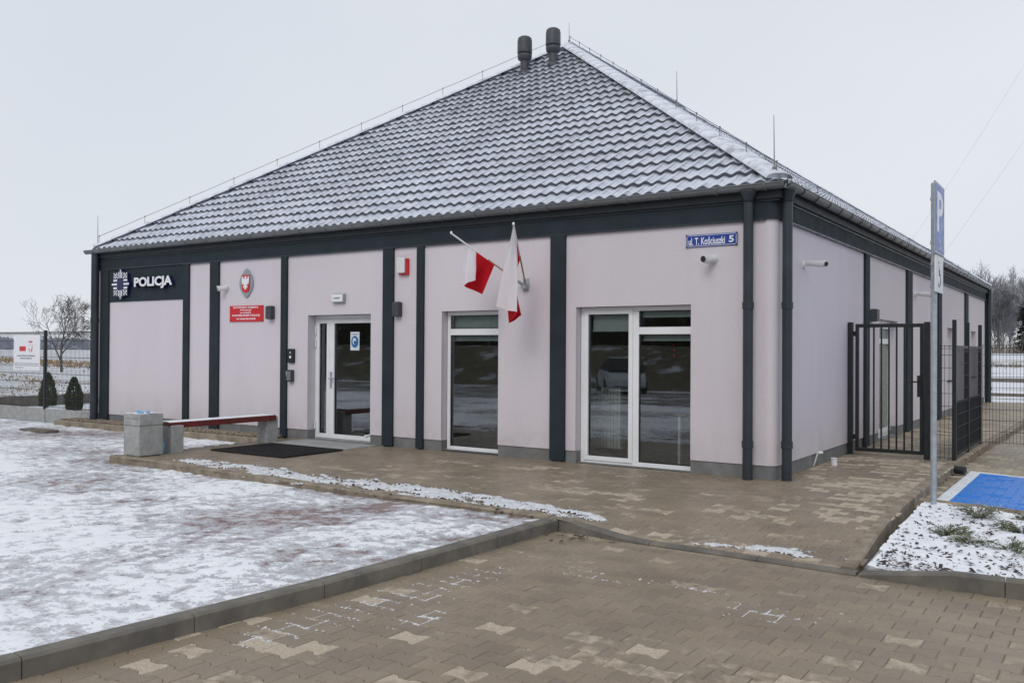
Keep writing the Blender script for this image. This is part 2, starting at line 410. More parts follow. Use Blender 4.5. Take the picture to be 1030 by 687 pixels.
def plaza_z(x, y):
    x = np.asarray(x, float); y = np.asarray(y, float)
    return -.10 * np.clip((x + .95) / .9, 0, 1) * sstep(-2.3, -3.9, y) * (1 - .9 * sstep(2.0, 2.9, x))
JOINT_SNOW = [(-.75, -7.6, .16, .5), (-.62, -6.7, .22, .55), (-.56, -5.95, .12, .4), (1.62, -5.55, .28, .16), (.15, -5.32, .3, .05), (-.2, -7.0, .12, .25), (.9, -5.2, .3, .04)]
def joint_snow(x, y):
    s = np.zeros_like(x)
    for (cx, cy, rx, ry) in JOINT_SNOW: s = np.maximum(s, 1.15 - np.sqrt(((x - cx) / rx) ** 2 + ((y - cy) / ry) ** 2) * .75)
    return np.clip(s, 0, 1)
PL, PH = .225, .157
def paver_field(name, x0, x1, y0, y1, inside, zf, dryf, mat=None, bev=.006):
    a = PL / 2; w = PL * .175; b = PH * .59; c = PH * .41; sl = PL * .15
    prof = [(-a, -b), (-a + w, -b), (-a + w + sl, -c), (a - w - sl, -c), (a - w, -b), (a, -b), (a, b), (a - w, b), (a - w - sl, c), (-a + w + sl, c), (-a + w, b), (-a, b)]
    prof = np.array(prof); rng = np.random.RandomState(hash(name) % 1000 if False else len(name) * 7 + 3)
    inner = prof * np.array([(a - bev - .0015) / a, (b - bev - .0015) / b]); outer = prof * np.array([(a - .0022) / a, (b - .0022) / b])
    V = []; F = []; A = []; SM = []
    nr = int((y1 - y0) / PH); nc = int((x1 - x0) / PL) + 2
    for j in range(nr):
        cy = y0 + (j + .5) * PH
        for i in range(nc):
            cx = x0 + i * PL + (a if j % 2 else 0)
            if not inside(cx, cy): continue
            z = float(zf(cx, cy)) + rng.uniform(-.0015, .0015); tx, ty = rng.uniform(-.012, .012, 2)
            rr = rng.uniform(); d = float(dryf(cx, cy, rr)); p = 0.
            base = len(V)
            for (q, dz) in ((inner, 0.), (outer, -.0055), (outer, -.016)):
                xx = q[:, 0] + cx; yy = q[:, 1] + cy
                zz = np.asarray(zf(xx, yy)) + (z - float(zf(cx, cy))) + q[:, 0] * tx + q[:, 1] * ty + dz
                V.extend(zip(xx, yy, zz))
            for k in range(36): A.append((d, rng.uniform() if k == 0 else A[-1][1], p))
            F.append(tuple(base + k for k in range(12)))
            for r in (0, 12):
                for k in range(12):
                    k2 = (k + 1) % 12; F.append((base + r + k, base + r + 12 + k, base + r + 12 + k2, base + r + k2))
    mb = MB(); mb.v = [tuple(map(float, v)) for v in V]; mb.f = F; mb.sm = [False] * len(F)
    return struct(name, mb, mat or m_paver, attrs={'pv': np.array(A)})
def joint_sheet(name, x0, x1, y0, y1, zf, step=.1, keepf=None):
    xs = np.arange(x0, x1 + 1e-6, step); ys = np.arange(y0, y1 + 1e-6, step); X, Y = np.meshgrid(xs, ys)
    S = joint_snow(X, Y); Z = zf(X, Y) - .0075 + .0040 * sstep(.3, .6, S)
    P = np.stack([X, Y, Z], -1); mb = MB()
    K = None
    if keepf is not None: K = keepf(X[:-1, :-1] + step / 2, Y[:-1, :-1] + step / 2)
    mb.grid(P, True, K); return struct(name, mb, m_joint, attrs={'snow': S.ravel()})

zroad = lambda x, y: np.zeros_like(np.asarray(x, float)) - .12
KL = [(-.955, -3.93), (-1.0, -5.6), (-1.06, -7.0), (-1.16, -8.05), (-1.26, -9.15), (-1.42, -10.6), (-1.6, -12.2)]   # face of the long kerb
def kl_x(y): return np.interp(-np.asarray(y), [-p[1] for p in KL], [p[0] for p in KL])
def dry_road(x, y, r):
    n = float(fbm(x * .9 + 5, y * .9, 11, 3)); lane = float(sstep(-5.6, -7.6, y - (x - 1) * .45))
    return .10 + .40 * (n - .40) + .04 * lane + (.42 * lane if r > .82 else .24 * lane if r > .62 else 0) + (.30 if r > .93 else 0) + (.12 if .55 < r < .62 else 0)
paver_field('parking_pavement', -1.8, 7.2, -11.2, -4.05, lambda x, y: x > kl_x(y) - .10 and y < -4.02 - (.06 if x > .4 else 0), zroad, dry_road)
joint_sheet('parking_joint_sand', -1.05, 7.3, -11.3, -3.95, zroad, .05)
rd = MB(); rd.add([(-1.6, -40, -.13), (40, -40, -.13), (40, -4.2, -.13), (-1.0, -4.2, -.13)], [(0, 1, 2, 3)])
rd.add([(-60, -24, -.134), (-1.6, -24, -.134), (-1.6, -12.2, -.134), (-60, -12.2, -.134)], [(0, 1, 2, 3)])
m_road = M('damp_road', (.13, .115, .10), .6, .3, 1.2, bmp=.3, bscale=40, grime=(.6, .48, .62, (.55, .58, .63)))
struct('road', rd, m_road)

# plaza in front of the door and the path along the side wall
KF = [(-9.32, -3.60), (-7.6, -3.66), (-5.2, -3.82), (-3.0, -3.93), (-.86, -3.95)]           # outer edge of the plaza
def kf_y(x): return np.interp(x, [p[0] for p in KF], [p[1] for p in KF])
KR = [(1.90, -4.0), (1.74, -1.0), (1.64, 3.7), (1.68, 6.6), (1.86, 14), (1.98, 23.5)]        # path edge on the right
def kr_x(y): return np.interp(y, [p[1] for p in KR], [p[0] for p in KR])
def in_plaza(x, y):
    if y > -.02: return 0.1 < x < kr_x(y) - .05 and y < 22.6
    if x < -9.2: return False
    if y < kf_y(x) + .07 and x < -.86: return False
    if x > -.9 and y < -3.92: return False
    if y > -.93 and -8.72 < x < -7.05: return False
    return x < kr_x(y) - .05
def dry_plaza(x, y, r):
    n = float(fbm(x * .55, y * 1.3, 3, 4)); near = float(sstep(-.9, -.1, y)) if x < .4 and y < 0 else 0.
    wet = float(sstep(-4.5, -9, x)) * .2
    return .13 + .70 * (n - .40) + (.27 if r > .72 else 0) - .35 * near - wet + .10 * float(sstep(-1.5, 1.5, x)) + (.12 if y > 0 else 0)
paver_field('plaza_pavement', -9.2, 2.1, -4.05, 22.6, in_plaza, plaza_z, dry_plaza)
joint_sheet('plaza_joint_sand', -9.25, -.05, -3.95, .0, plaza_z, .1, lambda X, Y: Y > kf_y(X) + .02)
joint_sheet('path_joint_sand', -.05, 1.95, -4.0, 23., plaza_z, .1, lambda X, Y: X < kr_x(Y) - .05)
st = MB().box(-8.78, -7.0, -.93, -.03, -.1, .012); struct('doorstep', st, m_slab, bevel=.008)

# kerbs ---------------------------------------------------------------
def kerb_run(mb, pts, w, z0, ztop, side=1, block=1.04, gap=.006, slope=.0):
    """row of kerb stones; pts is the visible face, the stone lies to `side` of it"""
    pts = [Vector((p[0], p[1], 0)) for p in pts]; zt = ztop if callable(ztop) else (lambda p: ztop)
    run = [0]
    for a, b in zip(pts, pts[1:]): run.append(run[-1] + (b - a).length)
    def at(s):
        for k in range(len(pts) - 1):
            if s <= run[k + 1] or k == len(pts) - 2:
                d = (pts[k + 1] - pts[k]).normalized(); return pts[k] + d * (s - run[k]), Vector((-d.y, d.x, 0)) * side
    s = 0
    while s < run[-1] - .05:
        e = min(s + block, run[-1]); sub = max(1, int((e - s) / .3)); rows = []
        for q in range(sub + 1):
            p, n = at(s + gap / 2 + (e - s - gap) * q / sub); z = zt(p)
            rows.append([(p.x, p.y, z0), (p.x, p.y, z - .018), (p.x + n.x * .018, p.y + n.y * .018, z), (p.x + n.x * w, p.y + n.y * w, z), (p.x + n.x * w, p.y + n.y * w, z0)])
        vs = [v for r in rows for v in r]; fs = []
        for q in range(sub):
            for k in range(4): a = q * 5 + k; fs.append((a, a + 5, a + 6, a + 1))
        fs.append((4, 3, 2, 1, 0)); b = sub * 5; fs.append((b, b + 1, b + 2, b + 3, b + 4)); mb.add(vs, fs)
        s += block
kb = MB(); kerb_run(kb, KL, .125, -.25, .0, -1); struct('long_kerb', kb, m_kerb)
kb = MB(); kerb_run(kb, [(-.955, -3.93), (-.2, -4.02), (.8, -4.04), (1.95, -4.09)], .10, -.25, lambda p: .0 - .098 * min(1., max(0., (p.x + .95) / .9)), 1); struct('ramp_kerb', kb, m_kerb)
kb = MB(); kerb_run(kb, KF[:-1] + [(-1.08, -3.95)], .13, -.25, lambda p: .012 + .004 * math.sin(p.x * 2.1), 1, 1.04, .004); struct('plaza_kerb', kb, m_kerb2)
kb = MB(); kerb_run(kb, [(p[0] + .02, p[1]) for p in KR], .11, -.25, lambda p: .013 + float(plaza_z(p.x - .3, p.y)) * .9, 1); struct('path_kerb', kb, m_kerb2)
kb = MB(); kerb_run(kb, [(1.98, -4.10), (2.55, -4.13), (3.2, -4.10), (4.2, -3.9), (7.0, -3.1)], .10, -.25, lambda p: -.09 + .10 * float(sstep(1.95, 2.7, p.x)), 1); struct('bed_front_kerb', kb, m_kerb)
kb = MB(); kerb_run(kb, [(1.80, -.42), (2.9, -.70), (7.0, -1.6)], .08, -.25, .0, 1); struct('bed_back_kerb', kb, m_kerb2)
kb = MB(); kerb_run(kb, [(-16.35, -.60), (-9.36, -.60)], .06, -.25, .03, 1, 1.0); struct('gravel_kerb', kb, m_kerb2)

# snowy red forecourt on the left --------------------------------------
def fore_z(x, y): return -.022 - .07 * sstep(-1.2, -7.5, x) + .02 * sstep(-12, -20, x)
def snow_t(X, Y):
    n = fbm(X * .55, Y * .55, 21, 3); wx = fbm(X * 3, Y * 3, 55, 3) - .5; wy = fbm(X * 3, Y * 3, 57, 3) - .5
    d = fbm(X * 6.8 + 2.0 * wx, Y * 8.2 + 2.0 * wy, 31, 4, .66); d2 = fbm(X * 2.0, Y * 2.4, 33, 3)
    foot = np.abs(fbm(X * 3.2 + wx, Y * 3.2 + wy, 91, 2) - .5)
    t = .66 * n + .40 * d + .14 * d2 - .10 * sstep(.09, .0, foot) - .06
    t = t - .20 * np.exp(-(((X + 11.2) / 2.4) ** 2 + ((Y + 3.2) / 1.0) ** 2)) - .12 * np.exp(-(((X + 13) / 4) ** 2 + ((Y + 1.4) / .8) ** 2)) - .14 * np.exp(-(((X + 8.5) / 2.2) ** 2 + ((Y + 5.2) / .6) ** 2))
    t = t - .13 * np.exp(-(((X + 2.2) / 1.6) ** 2 + ((Y + 6.3) / 1.0) ** 2)) + .07 * np.exp(-(((X + 5) / 3.) ** 2 + ((Y + 7.0) / 1.6) ** 2)) + .06 * np.exp(-(((X + 4) / 3) ** 2 + ((Y + 4.4) / .45) ** 2))
    return t
def forecourt():
    xs = np.concatenate([np.arange(-26, -12, .12), np.arange(-12, -.8, .045)]); ys = np.concatenate([np.arange(-14.5, -9.6, .15), np.arange(-9.6, -.5, .045)])
    X, Y = np.meshgrid(xs, ys); T = snow_t(X, Y)
    Z = fore_z(X, Y) + .026 * sstep(.40, .74, T) - .010
    P = np.stack([X, Y, Z], -1); mb = MB(); xc = X[:-1, :-1] + .02; yc = Y[:-1, :-1] + .02
    K = (xc < kl_x(yc) - .06) & ~((xc > -9.3) & (yc > kf_y(xc) + .05)) & (yc < -.55)
    mb.grid(P, True, K); return struct('forecourt', mb, m_fore, attrs={'snow': T.ravel()})
forecourt()
lp = MB(); lp.box(-16.1, XW - .01, -.62, .05, -.12, -.035); struct('corner_pad', lp, m_kerb2)

# thin snow left lying on the paving -----------------------------------
def snow_patch(name, pts, wid, zf, seed, label, h=.03):
    pts = np.array(pts); x0, x1 = pts[:, 0].min() - .3, pts[:, 0].max() + .3; st = .02
    xs = np.arange(x0, x1, st); yc = np.interp(xs, pts[:, 0], pts[:, 1]); w = np.interp(xs, pts[:, 0], wid); vs_ = np.arange(-1.7, 1.7, .05)
    X, V = np.meshgrid(xs, vs_); Y = yc[None] + V * w[None]
    t = .74 - np.abs(V) ** 1.5 + 4.2 * (fbm(X * 5, Y * 9, seed, 5, .74) - .55) - 1.2 * sstep(.25, -.1, X - pts[0, 0]) - 1.2 * sstep(-.25, .1, X - pts[-1, 0])
    Z = zf(X, Y) + np.clip(t, -.25, .9) * h * (.6 + .8 * fbm(X * 9, Y * 9, seed + 4, 3)) + .001
    K = (t[:-1, :-1] > .03); mb = MB(); mb.grid(np.stack([X, Y, Z], -1), True, K)
    o = obj(name, mb, m_slush, clean=True); o['kind'] = 'stuff'; o['label'] = label; return o
snow_patch('snow_patch', [(-8.1, -3.28), (-6.6, -3.30), (-5.0, -3.52), (-3.4, -3.42), (-2.0, -3.58), (-.55, -3.58)], [.16, .30, .38, .38, .34, .18], plaza_z, 41, 'long thin strip of slushy snow along the plaza edge')
snow_patch('snow_patch', [(.45, -3.82), (1.0, -3.68), (1.6, -3.66)], [.06, .11, .15], plaza_z, 47, 'small slushy snow smear at the lowered kerb', .022)
def leaves():
    mb = MB(); rng = random.Random(5)
    spots = [(-.75, -4.22, .20, .10, 34), (-.45, -4.12, .2, .06, 20), (-1.5, -3.99, .5, .05, 26), (-4, -3.9, 2.4, .04, 20)]
    for (cx, cy, sx, sy, n) in spots:
        for k in range(n):
            x = rng.gauss(cx, sx); y = rng.gauss(cy, sy)
            if x > -.93: z = -.115; y = min(y, -4.08)
            elif y > -3.95: z = .008
            else: z = -.02
            if -1.1 < x <= -.93: continue
            a = rng.uniform(0, 6.28); s = rng.uniform(.012, .035); d = Vector((math.cos(a), math.sin(a), rng.uniform(-.2, .4))) * s; e = Vector((-math.sin(a), math.cos(a), rng.uniform(-.3, .3))) * s * .6
            p = Vector((x, y, z + rng.uniform(.006, .02))); mb.add([p - d, p + e, p + d, p - e], [(0, 1, 2, 3)])
    o = struct('fallen_leaves', mb, m_litter, 'stuff'); o['label'] = 'scattered dark fallen leaves in the kerb corner'
leaves()
def crust():
    mb = MB(); rng = random.Random(15)
    for (cx, cy, rx, ry) in JOINT_SNOW:
        for k in range(int(200 * (rx * ry / .08) ** .5)):
            j = round((cy + rng.gauss(0, ry * .55) + 11.2) / PH); y = -11.2 + j * PH + rng.gauss(0, .006); x = cx + rng.gauss(0, rx * .6)
            if rng.random() < .28: x = -1.8 + round((x + 1.8) / (PL / 2)) * PL / 2 + rng.gauss(0, .008); y += rng.uniform(-.05, .05)
            s_ = rng.uniform(.005, .013); a = rng.uniform(0, 6.28); p_ = Vector((x, y, -.1225)); n = 5
            mb.add([p_ + Vector((s_ * 1.6 * rng.uniform(.6, 1.2) * math.cos(a + 6.283 * q / n), s_ * rng.uniform(.6, 1.2) * math.sin(a + 6.283 * q / n), 0)) for q in range(n)] + [p_ + Vector((0, 0, s_ * .42))], [(q, (q + 1) % n, n) for q in range(n)], True)
    o = struct('snow_crumbs', mb, m_slush, 'stuff'); o['label'] = 'crumbs of snow caught along the paver joints'
crust()
# parking lot right of the path, with the blue bay ----------------------
in_lot = lambda x, y: x > kr_x(y) - .02 and y > -.42 - (x - 1.8) * .25
paver_field('parking_bay', 1.6, 4.6, -1.2, 12.5, in_lot, zroad, lambda x, y, r: .30 + .5 * (float(fbm(x, y, 77, 3)) - .4) + (.25 if r > .8 else 0), m_bay)
lot = MB(); lot.add([(1.75, -.42, -.129), (2.9, -.7, -.129), (9, -2.0, -.129), (30, -2, -.129), (30, 40, -.129), (2.05, 40, -.129), (2.05, 23, -.129), (1.72, 6.6, -.129)], [tuple(range(8))])
struct('parking_lot', lot, M('lot_paving', (.19, .18, .165), .7, .25, 2, bmp=.3, bscale=30))
# planting bed ---------------------------------------------------------
def bed():
    xs = np.arange(1.75, 7.0, .03); ys = np.arange(-4.1, -.4, .03); X, Y = np.meshgrid(xs, ys)
    T = .29 + .62 * fbm(X * 9, Y * 9, 61, 4, .62) - .10 * fbm(X * 1.5, Y * 1.5, 63, 2) - .10 * sstep(-3.5, -3.95, Y) * vnoise(X * 5, Y * 5, 3)
    Z = -.085 + .05 * fbm(X * 1.6, Y * 1.6, 66, 2) + .045 * sstep(.34, .62, T)
    front = np.interp(X, [1.9, 2.55, 3.2, 4.2, 7], [-4.03, -4.06, -4.03, -3.83, -3.0]); back = np.interp(X, [1.75, 2.9, 7], [-.40, -.68, -1.55])
    Z = Z - .03 * sstep(2.4, 1.9, X) * sstep(-3.2, -4.0, Y)
    K = ((X > kr_x(Y) + .12) & (Y > front + .02) & (Y < back))[:-1, :-1]; mb = MB(); mb.grid(np.stack([X, Y, Z], -1), True, K)
    struct('planting_bed', mb, m_bed, attrs={'snow': T.ravel()})
    mb = MB(); rng = random.Random(9); n = 0
    while n < 1700:
        x = rng.uniform(1.95, 5.5); y = rng.uniform(-4.0, -.5)
        if x < kr_x(y) + .16 or y > -.48 - (x - 1.8) * .25: continue
        if rng.random() > .35 + .65 * float(sstep(-2.8, -3.9, y)): continue
        z = -.085 + .05 * float(fbm(x * 1.6, y * 1.6, 66, 2)) + .03 - .03 * float(sstep(2.4, 1.9, x) * sstep(-3.2, -4.0, y))
        a = rng.uniform(0, 6.28); s = rng.uniform(.008, .026); u = Vector((math.cos(a), math.sin(a), rng.uniform(-.3, .5))) * s; v = Vector((-math.sin(a), math.cos(a), rng.uniform(-.2, .2))) * s * rng.uniform(.3, .7)
        p = Vector((x, y, z + rng.uniform(.0, .02))); w = Vector((0, 0, .008)); mb.add([p - u - v, p + u - v, p + u + v, p - u + v, p + w], [(0, 1, 4), (1, 2, 4), (2, 3, 4), (3, 0, 4)]); n += 1
    o = struct('bark_mulch', mb, m_bark_chip, 'stuff'); o['label'] = 'dark bark chips poking through the bed snow'
bed()
def gravel():
    mb = MB(); rng = random.Random(2)
    for k in range(2600):
        x = rng.uniform(-16.3, -9.4); y = rng.uniform(-.52, -.03); s = rng.uniform(.010, .026); z = .030 + rng.uniform(0, .022)
        if -9.63 < x < -9.2 and y < -.42: continue
        R_ = Matrix.Rotation(rng.uniform(0, 6), 3, 'Z') @ Matrix.Rotation(rng.uniform(0, 6), 3, 'X')
        vs = [R_ @ Vector(p) * s for p in ((1, 0, 0), (-1, .1, 0), (0, .8, .1), (0, -.8, 0), (.1, 0, .65), (0, .1, -.65))]
        mb.add([(v.x + x, v.y + y, v.z + z) for v in vs], [(0, 2, 4), (2, 1, 4), (1, 3, 4), (3, 0, 4), (2, 0, 5), (1, 2, 5), (3, 1, 5), (0, 3, 5)])
    o = struct('gravel_strip', mb, m_gravel, 'stuff'); o['label'] = 'tan gravel strip along the foot of the front wall'
    b = MB().box(-16.3, -9.37, -.54, -.0, -.1, .026); struct('gravel_base', b, M('gravel_dirt', (.13, .10, .075), .9, .3, 20))
gravel()

# ================================================================== BUILDING
bld = thing('police_station', 'low lilac police station with anthracite strips and snowy dark tiled hip roof', 'building', (-7.8, 11, 0))
ZT, ZF, ZE = 3.44, 3.70, 3.88
WIN1 = (-5.60, -4.45, .03, 2.32); WIN2 = (-3.03, -1.195, .01, 2.335); DOOR = (-8.77, -7.19, .012, 2.305)
openA = [DOOR, WIN1, WIN2]
w = MB()
xs = [XW]
for (a, b, z0, z1) in openA:
    w.box(xs[-1], a, 0, .38, .18, ZT); w.box(a, b, 0, .38, z1, ZT); xs.append(b)
CR = .14
w.box(xs[-1], -CR, 0, .38, .18, ZT)
def corner_col(mb, r, z0, z1, off=0.):
    n = 8; vs = []
    for z in (z0, z1):
        vs.append((-CR, CR, z))
        for k in range(n + 1): t = math.pi / 2 * k / n; vs.append((-CR + r * math.sin(t), CR - r * math.cos(t), z))
    m = n + 2
    for k in range(1, n + 1): mb.add([vs[k], vs[k + 1], vs[k + 1 + m], vs[k + m]], [(0, 1, 2, 3)], True)
    mb.add(vs[:m], [tuple(reversed(range(m)))]); mb.add(vs[m:], [tuple(range(m))])
corner_col(w, CR, .18, ZT)
BO = [(6.16, 7.87, .012, 2.31), (14.36, 15.45, .9, 2.34), (19.0, 20.1, .9, 2.34)]
ys = [CR]
for (a, b, z0, z1) in BO:
    w.box(-.38, 0, ys[-1], a, .18, ZT); w.box(-.38, 0, a, b, z1, ZT)
    if z0 > .2: w.box(-.38, 0, a, b, .18, z0)
    ys.append(b)
w.box(-.38, 0, ys[-1], YB, .18, ZT)
w.box(XW, -.38, YB - .38, YB, .0, ZT); w.box(XW, XW + .38, .38, YB - .38, .0, ZT)
wall = obj('wall', w, m_wall, bld)
p = MB(); PI_ = .014
xs = [XW + PI_]
for (a, b, z0, z1) in openA: p.box(xs[-1], a + .002, PI_, .37, -.15, .18); p.box(a + .002, b - .002, .02, .37, -.15, z0); xs.append(b - .002)
p.box(xs[-1], -CR, PI_, .37, -.15, .18); corner_col(p, CR - PI_, -.15, .18)
ys = [CR]
for (a, b, z0, z1) in BO[:1]: p.box(-.37, -PI_, ys[-1], a + .002, -.15, .18); p.box(-.37, -.02, a + .002, b - .002, -.15, z0); ys.append(b - .002)
p.box(-.37, -PI_, ys[-1], YB - .38, -.15, .18)
obj('plinth', p, m_plinth, bld)
# frieze band under the eaves, with a drip edge and the dark soffit
f = MB(); f.box(XW - .02, -CR, -.035, .3, ZT, ZF); corner_col(f, CR + .035, ZT, ZF); f.box(-.3, .035, CR, YB + .02, ZT, ZF)
obj('fascia', f, m_anth, bld)
f = MB(); f.box(XW - .03, -CR, -.045, .0, ZT - .014, ZT + .012); f.box(.0, .045, CR, YB + .03, ZT - .014, ZT + .012)
f.box(XW - .03, .04, -.05, -.036, ZF - .03, ZF); f.box(.036, .05, -.03, YB + .03, ZF - .03, ZF)
obj('drip_edge', f, m_anth2, bld)
f = MB(); f.box(XW - .08, .08, -.085, .4, ZF + .001, ZE - .03); f.box(-.4, .085, .4, YB + .08, ZF + .001, ZE - .03)
obj('soffit', f, m_dark, bld)
for (a, b) in ((-15.457, -15.144), (-12.45, -12.262), (-11.58, -11.30), (-9.47, -9.305), (-6.882, -6.64), (-6.117, -5.965), (-3.465, -3.20)):
    obj('pilaster', MB().box(a, b, -.045, .0, .02, ZT - .015), m_anth, bld, bevel=.005)
for (a, b) in ((4.88, 5.19), (8.68, 9.25), (12.7, 13.2), (17.5, 18.1), (22.4, 22.8)):
    obj('pilaster', MB().box(0, .045, a, b, .02, ZT - .015), m_anth, bld, bevel=.005)
obj('sign_band', MB().box(-15.143, -12.451, -.022, 0, 2.70, ZT - .015), m_anth, bld, bevel=.004)

# ---- roof
SL = math.atan2(9.33 - ZE, 7.9); CS, SN = math.cos(SL), math.sin(SL); LEN = 7.9 / CS
X0, X1, Y0, Y1 = XW - .05, .1, -.1, YB + .1
ROW, COLW = .37, .2
def tile_face(umin, umax, org, uax, hax, hip):
    """tiles of one roof slope: u runs along the eaves, s up the slope"""
    nr = int(math.ceil(LEN / ROW)); V = []; F = []; A = []; sub = 8
    uax = np.array(uax, float); hax = np.array(hax, float); nrm = -hax * SN + np.array([0, 0, CS]); up = hax * CS + np.array([0, 0, SN])
    rng = np.random.RandomState(4)
    for r in range(nr):
        s0 = r * ROW; s1 = min((r + 1) * ROW, LEN)
        u = np.arange(umin, umax + COLW / sub, COLW / sub); n = len(u)
        jit = np.repeat(rng.uniform(-.006, .006, n // sub + 2), sub)[:n]
        ph = ((u - umin) / COLW) % 1.0; pa = np.where(ph < .62, ph / .62 * .5, .5 + (ph - .62) / .38 * .5); wv = .040 * (.5 - .5 * np.cos(2 * math.pi * pa)) ** .9 - .010
        rows = [(s0 - .012, -.016 - (.03 if r == 0 else 0), 0.0), (s0 - .004, .036, .03), (s0 + .012, .044, .065), (s0 + .45 * ROW, .021, .45), (s1, .002, 1.)]
        base = len(V)
        for (s, h, t) in rows:
            lo = umin + max(s, 0) * CS if hip[0] else umin; hi = umax - max(s, 0) * CS if hip[1] else umax
            uu = np.clip(u, lo, hi); hh = h + wv * (1 if t > 0 else (0. if r == 0 else .6)) + (jit if t > 0 else 0)
            P = np.array(org)[None] + uax[None] * (uu - umin)[:, None] + up[None] * s + nrm[None] * hh[:, None]
            V.extend(map(tuple, P)); A.extend(zip(ph, [t] * n, [max(s, 0) / LEN] * n))
        for q in range(len(rows) - 1):
            lo = umin + s0 * CS if hip[0] else umin; hi = umax - s0 * CS if hip[1] else umax
            for k in range(n - 1):
                if u[k + 1] <= lo or u[k] >= hi: continue
                a = base + q * n + k; F.append((a, a + 1, a + 1 + n, a + n))
    return V, F, A
V = []; F = []; A = []
for args in ((X0, X1, (X0, Y0, ZE), (1, 0, 0), (0, 1, 0), (1, 1)), (Y0, Y1, (X1, Y0, ZE), (0, 1, 0), (-1, 0, 0), (1, 1))):
    v_, f_, a_ = tile_face(*args); b = len(V)
    V += v_; A += a_; F += [tuple(i + b for i in q) for q in f_]
b = len(V); AP = (-7.8, 7.8, 9.33); AP2 = (-7.8, YB - 7.8, 9.33)
V += [(X0, Y0, ZE), (X0, Y1, ZE), (X1, Y1, ZE), AP, AP2]; A += [(.2, .4, .3)] * 5; F += [(b + 1, b, b + 3, b + 4), (b + 2, b + 1, b + 4)]
rm = MB(); rm.v = [tuple(map(float, q)) for q in V]; rm.f = F; rm.sm = [True] * len(F)
roof = obj('roof', rm, m_roof, bld, attrs={'tile': np.array(A)})
def sharp(o, ang=40):
    o.data.set_sharp_from_angle(angle=R(ang))
sharp(roof, 50)
def cap_run(mb, p0, p1, w_=.185, pitch=.40):
    p0 = Vector(p0); p1 = Vector(p1); d = (p1 - p0); Ln = d.length; d.normalize(); side = Vector((0, 0, 1)).cross(d).normalized(); upv = d.cross(side)
    n = int(Ln / pitch)
    for k in range(n):
        s0 = k * Ln / n; s1 = (k + 1) * Ln / n + .03; vs = []
        for (s, e) in ((s0, 1.02), (s1, .985)):
            for q in range(9):
                t = math.pi * (q / 8); vs.append(p0 + d * s + side * (w_ * e * math.cos(t)) + upv * (.075 * e * math.sin(t) ** .8 - .0))
        mb.add(vs, [(q, q + 1, q + 10, q + 9) for q in range(8)] + [tuple(range(9))], True)
cp = MB(); cap_run(cp, (X1 - .05, Y0 + .05, ZE + .07), (AP[0], AP[1], AP[2] + .03)); cap_run(cp, (X0 + .05, Y0 + .05, ZE + .07), (AP[0], AP[1], AP[2] + .03)); cap_run(cp, (AP[0], AP[1], 9.38), (AP2[0], AP2[1], 9.38)); cap_run(cp, (X1 - .05, Y1 - .05, ZE + .07), (AP2[0], AP2[1], AP2[2] + .03))
obj('hip_cap', cp, m_cap, roof)
# dark end plug of the hip cap at the near corner
obj('hip_end', MB().lathe((X1 - .06, Y0 + .06, ZE - .01), [(.115, -.02), (.115, .02), (.08, .06), (.02, .075)], 16), m_anth, roof)
# ---- gutters and downpipes
def gutter(p0, p1, inward, r=.075):
    """half-round gutter with its snow-dusted front lip"""
    mb = MB(); p0 = Vector(p0); p1 = Vector(p1); inw = Vector(inward); vs = []
    for p in (p0, p1):
        for rr in (r, r - .006):
            for k in range(9): t = math.pi * k / 8; vs.append(p - inw * (rr * math.cos(t)) - Vector((0, 0, rr * math.sin(t))))
    fs = []
    for k in range(8): fs.append((k, k + 1, k + 19, k + 18)); fs.append((k + 9, k + 27, k + 28, k + 10))
    mb.add(vs, fs, True); mb.add([vs[k] for k in list(range(9)) + list(range(17, 8, -1))], [tuple(range(18))]); mb.add([vs[18 + k] for k in list(range(9)) + list(range(17, 8, -1))], [tuple(reversed(range(18)))])
    return mb
GZ = 3.872
ga = gutter((XW - .18, -.165, GZ), (.16, -.165, GZ), (0, 1, 0)); ga.cyl((XW - .18, -.240, GZ + .002), (.165, -.240, GZ + .002), .010, n=8); ga = obj('gutter', ga, m_gut, bld)
gb = gutter((.165, -.165, GZ), (.165, YB + .15, GZ), (-1, 0, 0)); gb.cyl((.240, -.24, GZ + .002), (.240, YB + .15, GZ + .002), .010, n=8); gb = obj('gutter', gb, m_gut, bld)
def strap(axis, t):
    mb = MB()
    pts = []
    for k in range(9):
        a = math.pi * k / 8; c, s_ = -.081 * math.cos(a), -.081 * math.sin(a)
        pts.append((t, -.165 + c, GZ + s_) if axis == 'A' else (.165 - c, t, GZ + s_))
    for a, b in zip(pts, pts[1:]):
        a = Vector(a); b = Vector(b); wv = Vector((.016, 0, 0)) if axis == 'A' else Vector((0, .016, 0)); nrm = ((b - a).cross(wv)).normalized() * .004
        mb.add([a - wv, b - wv, b + wv, a + wv, a - wv + nrm, b - wv + nrm, b + wv + nrm, a + wv + nrm], [(0, 1, 2, 3), (7, 6, 5, 4), (0, 4, 5, 1), (2, 6, 7, 3), (1, 5, 6, 2), (0, 3, 7, 4)])
    return mb
for k in range(24): obj('bracket', strap('A', -15.5 + k * .67), m_gut, ga)
for k in range(34): obj('bracket', strap('B', .45 + k * .66), m_black, gb)
sn = MB(); n = 500
xs_ = np.linspace(XW - .1, .05, n); prof = np.stack([xs_, np.full(n, -.17), GZ - .004 + .018 * fbm(xs_ * 3, xs_ * 0, 5, 3)], 1)
P = np.stack([prof + np.array([0, -.062, -.006]), prof, prof + np.array([0, .062, -.004])], 0); obj('gutter_snow', sn.grid(P), m_snow, ga)
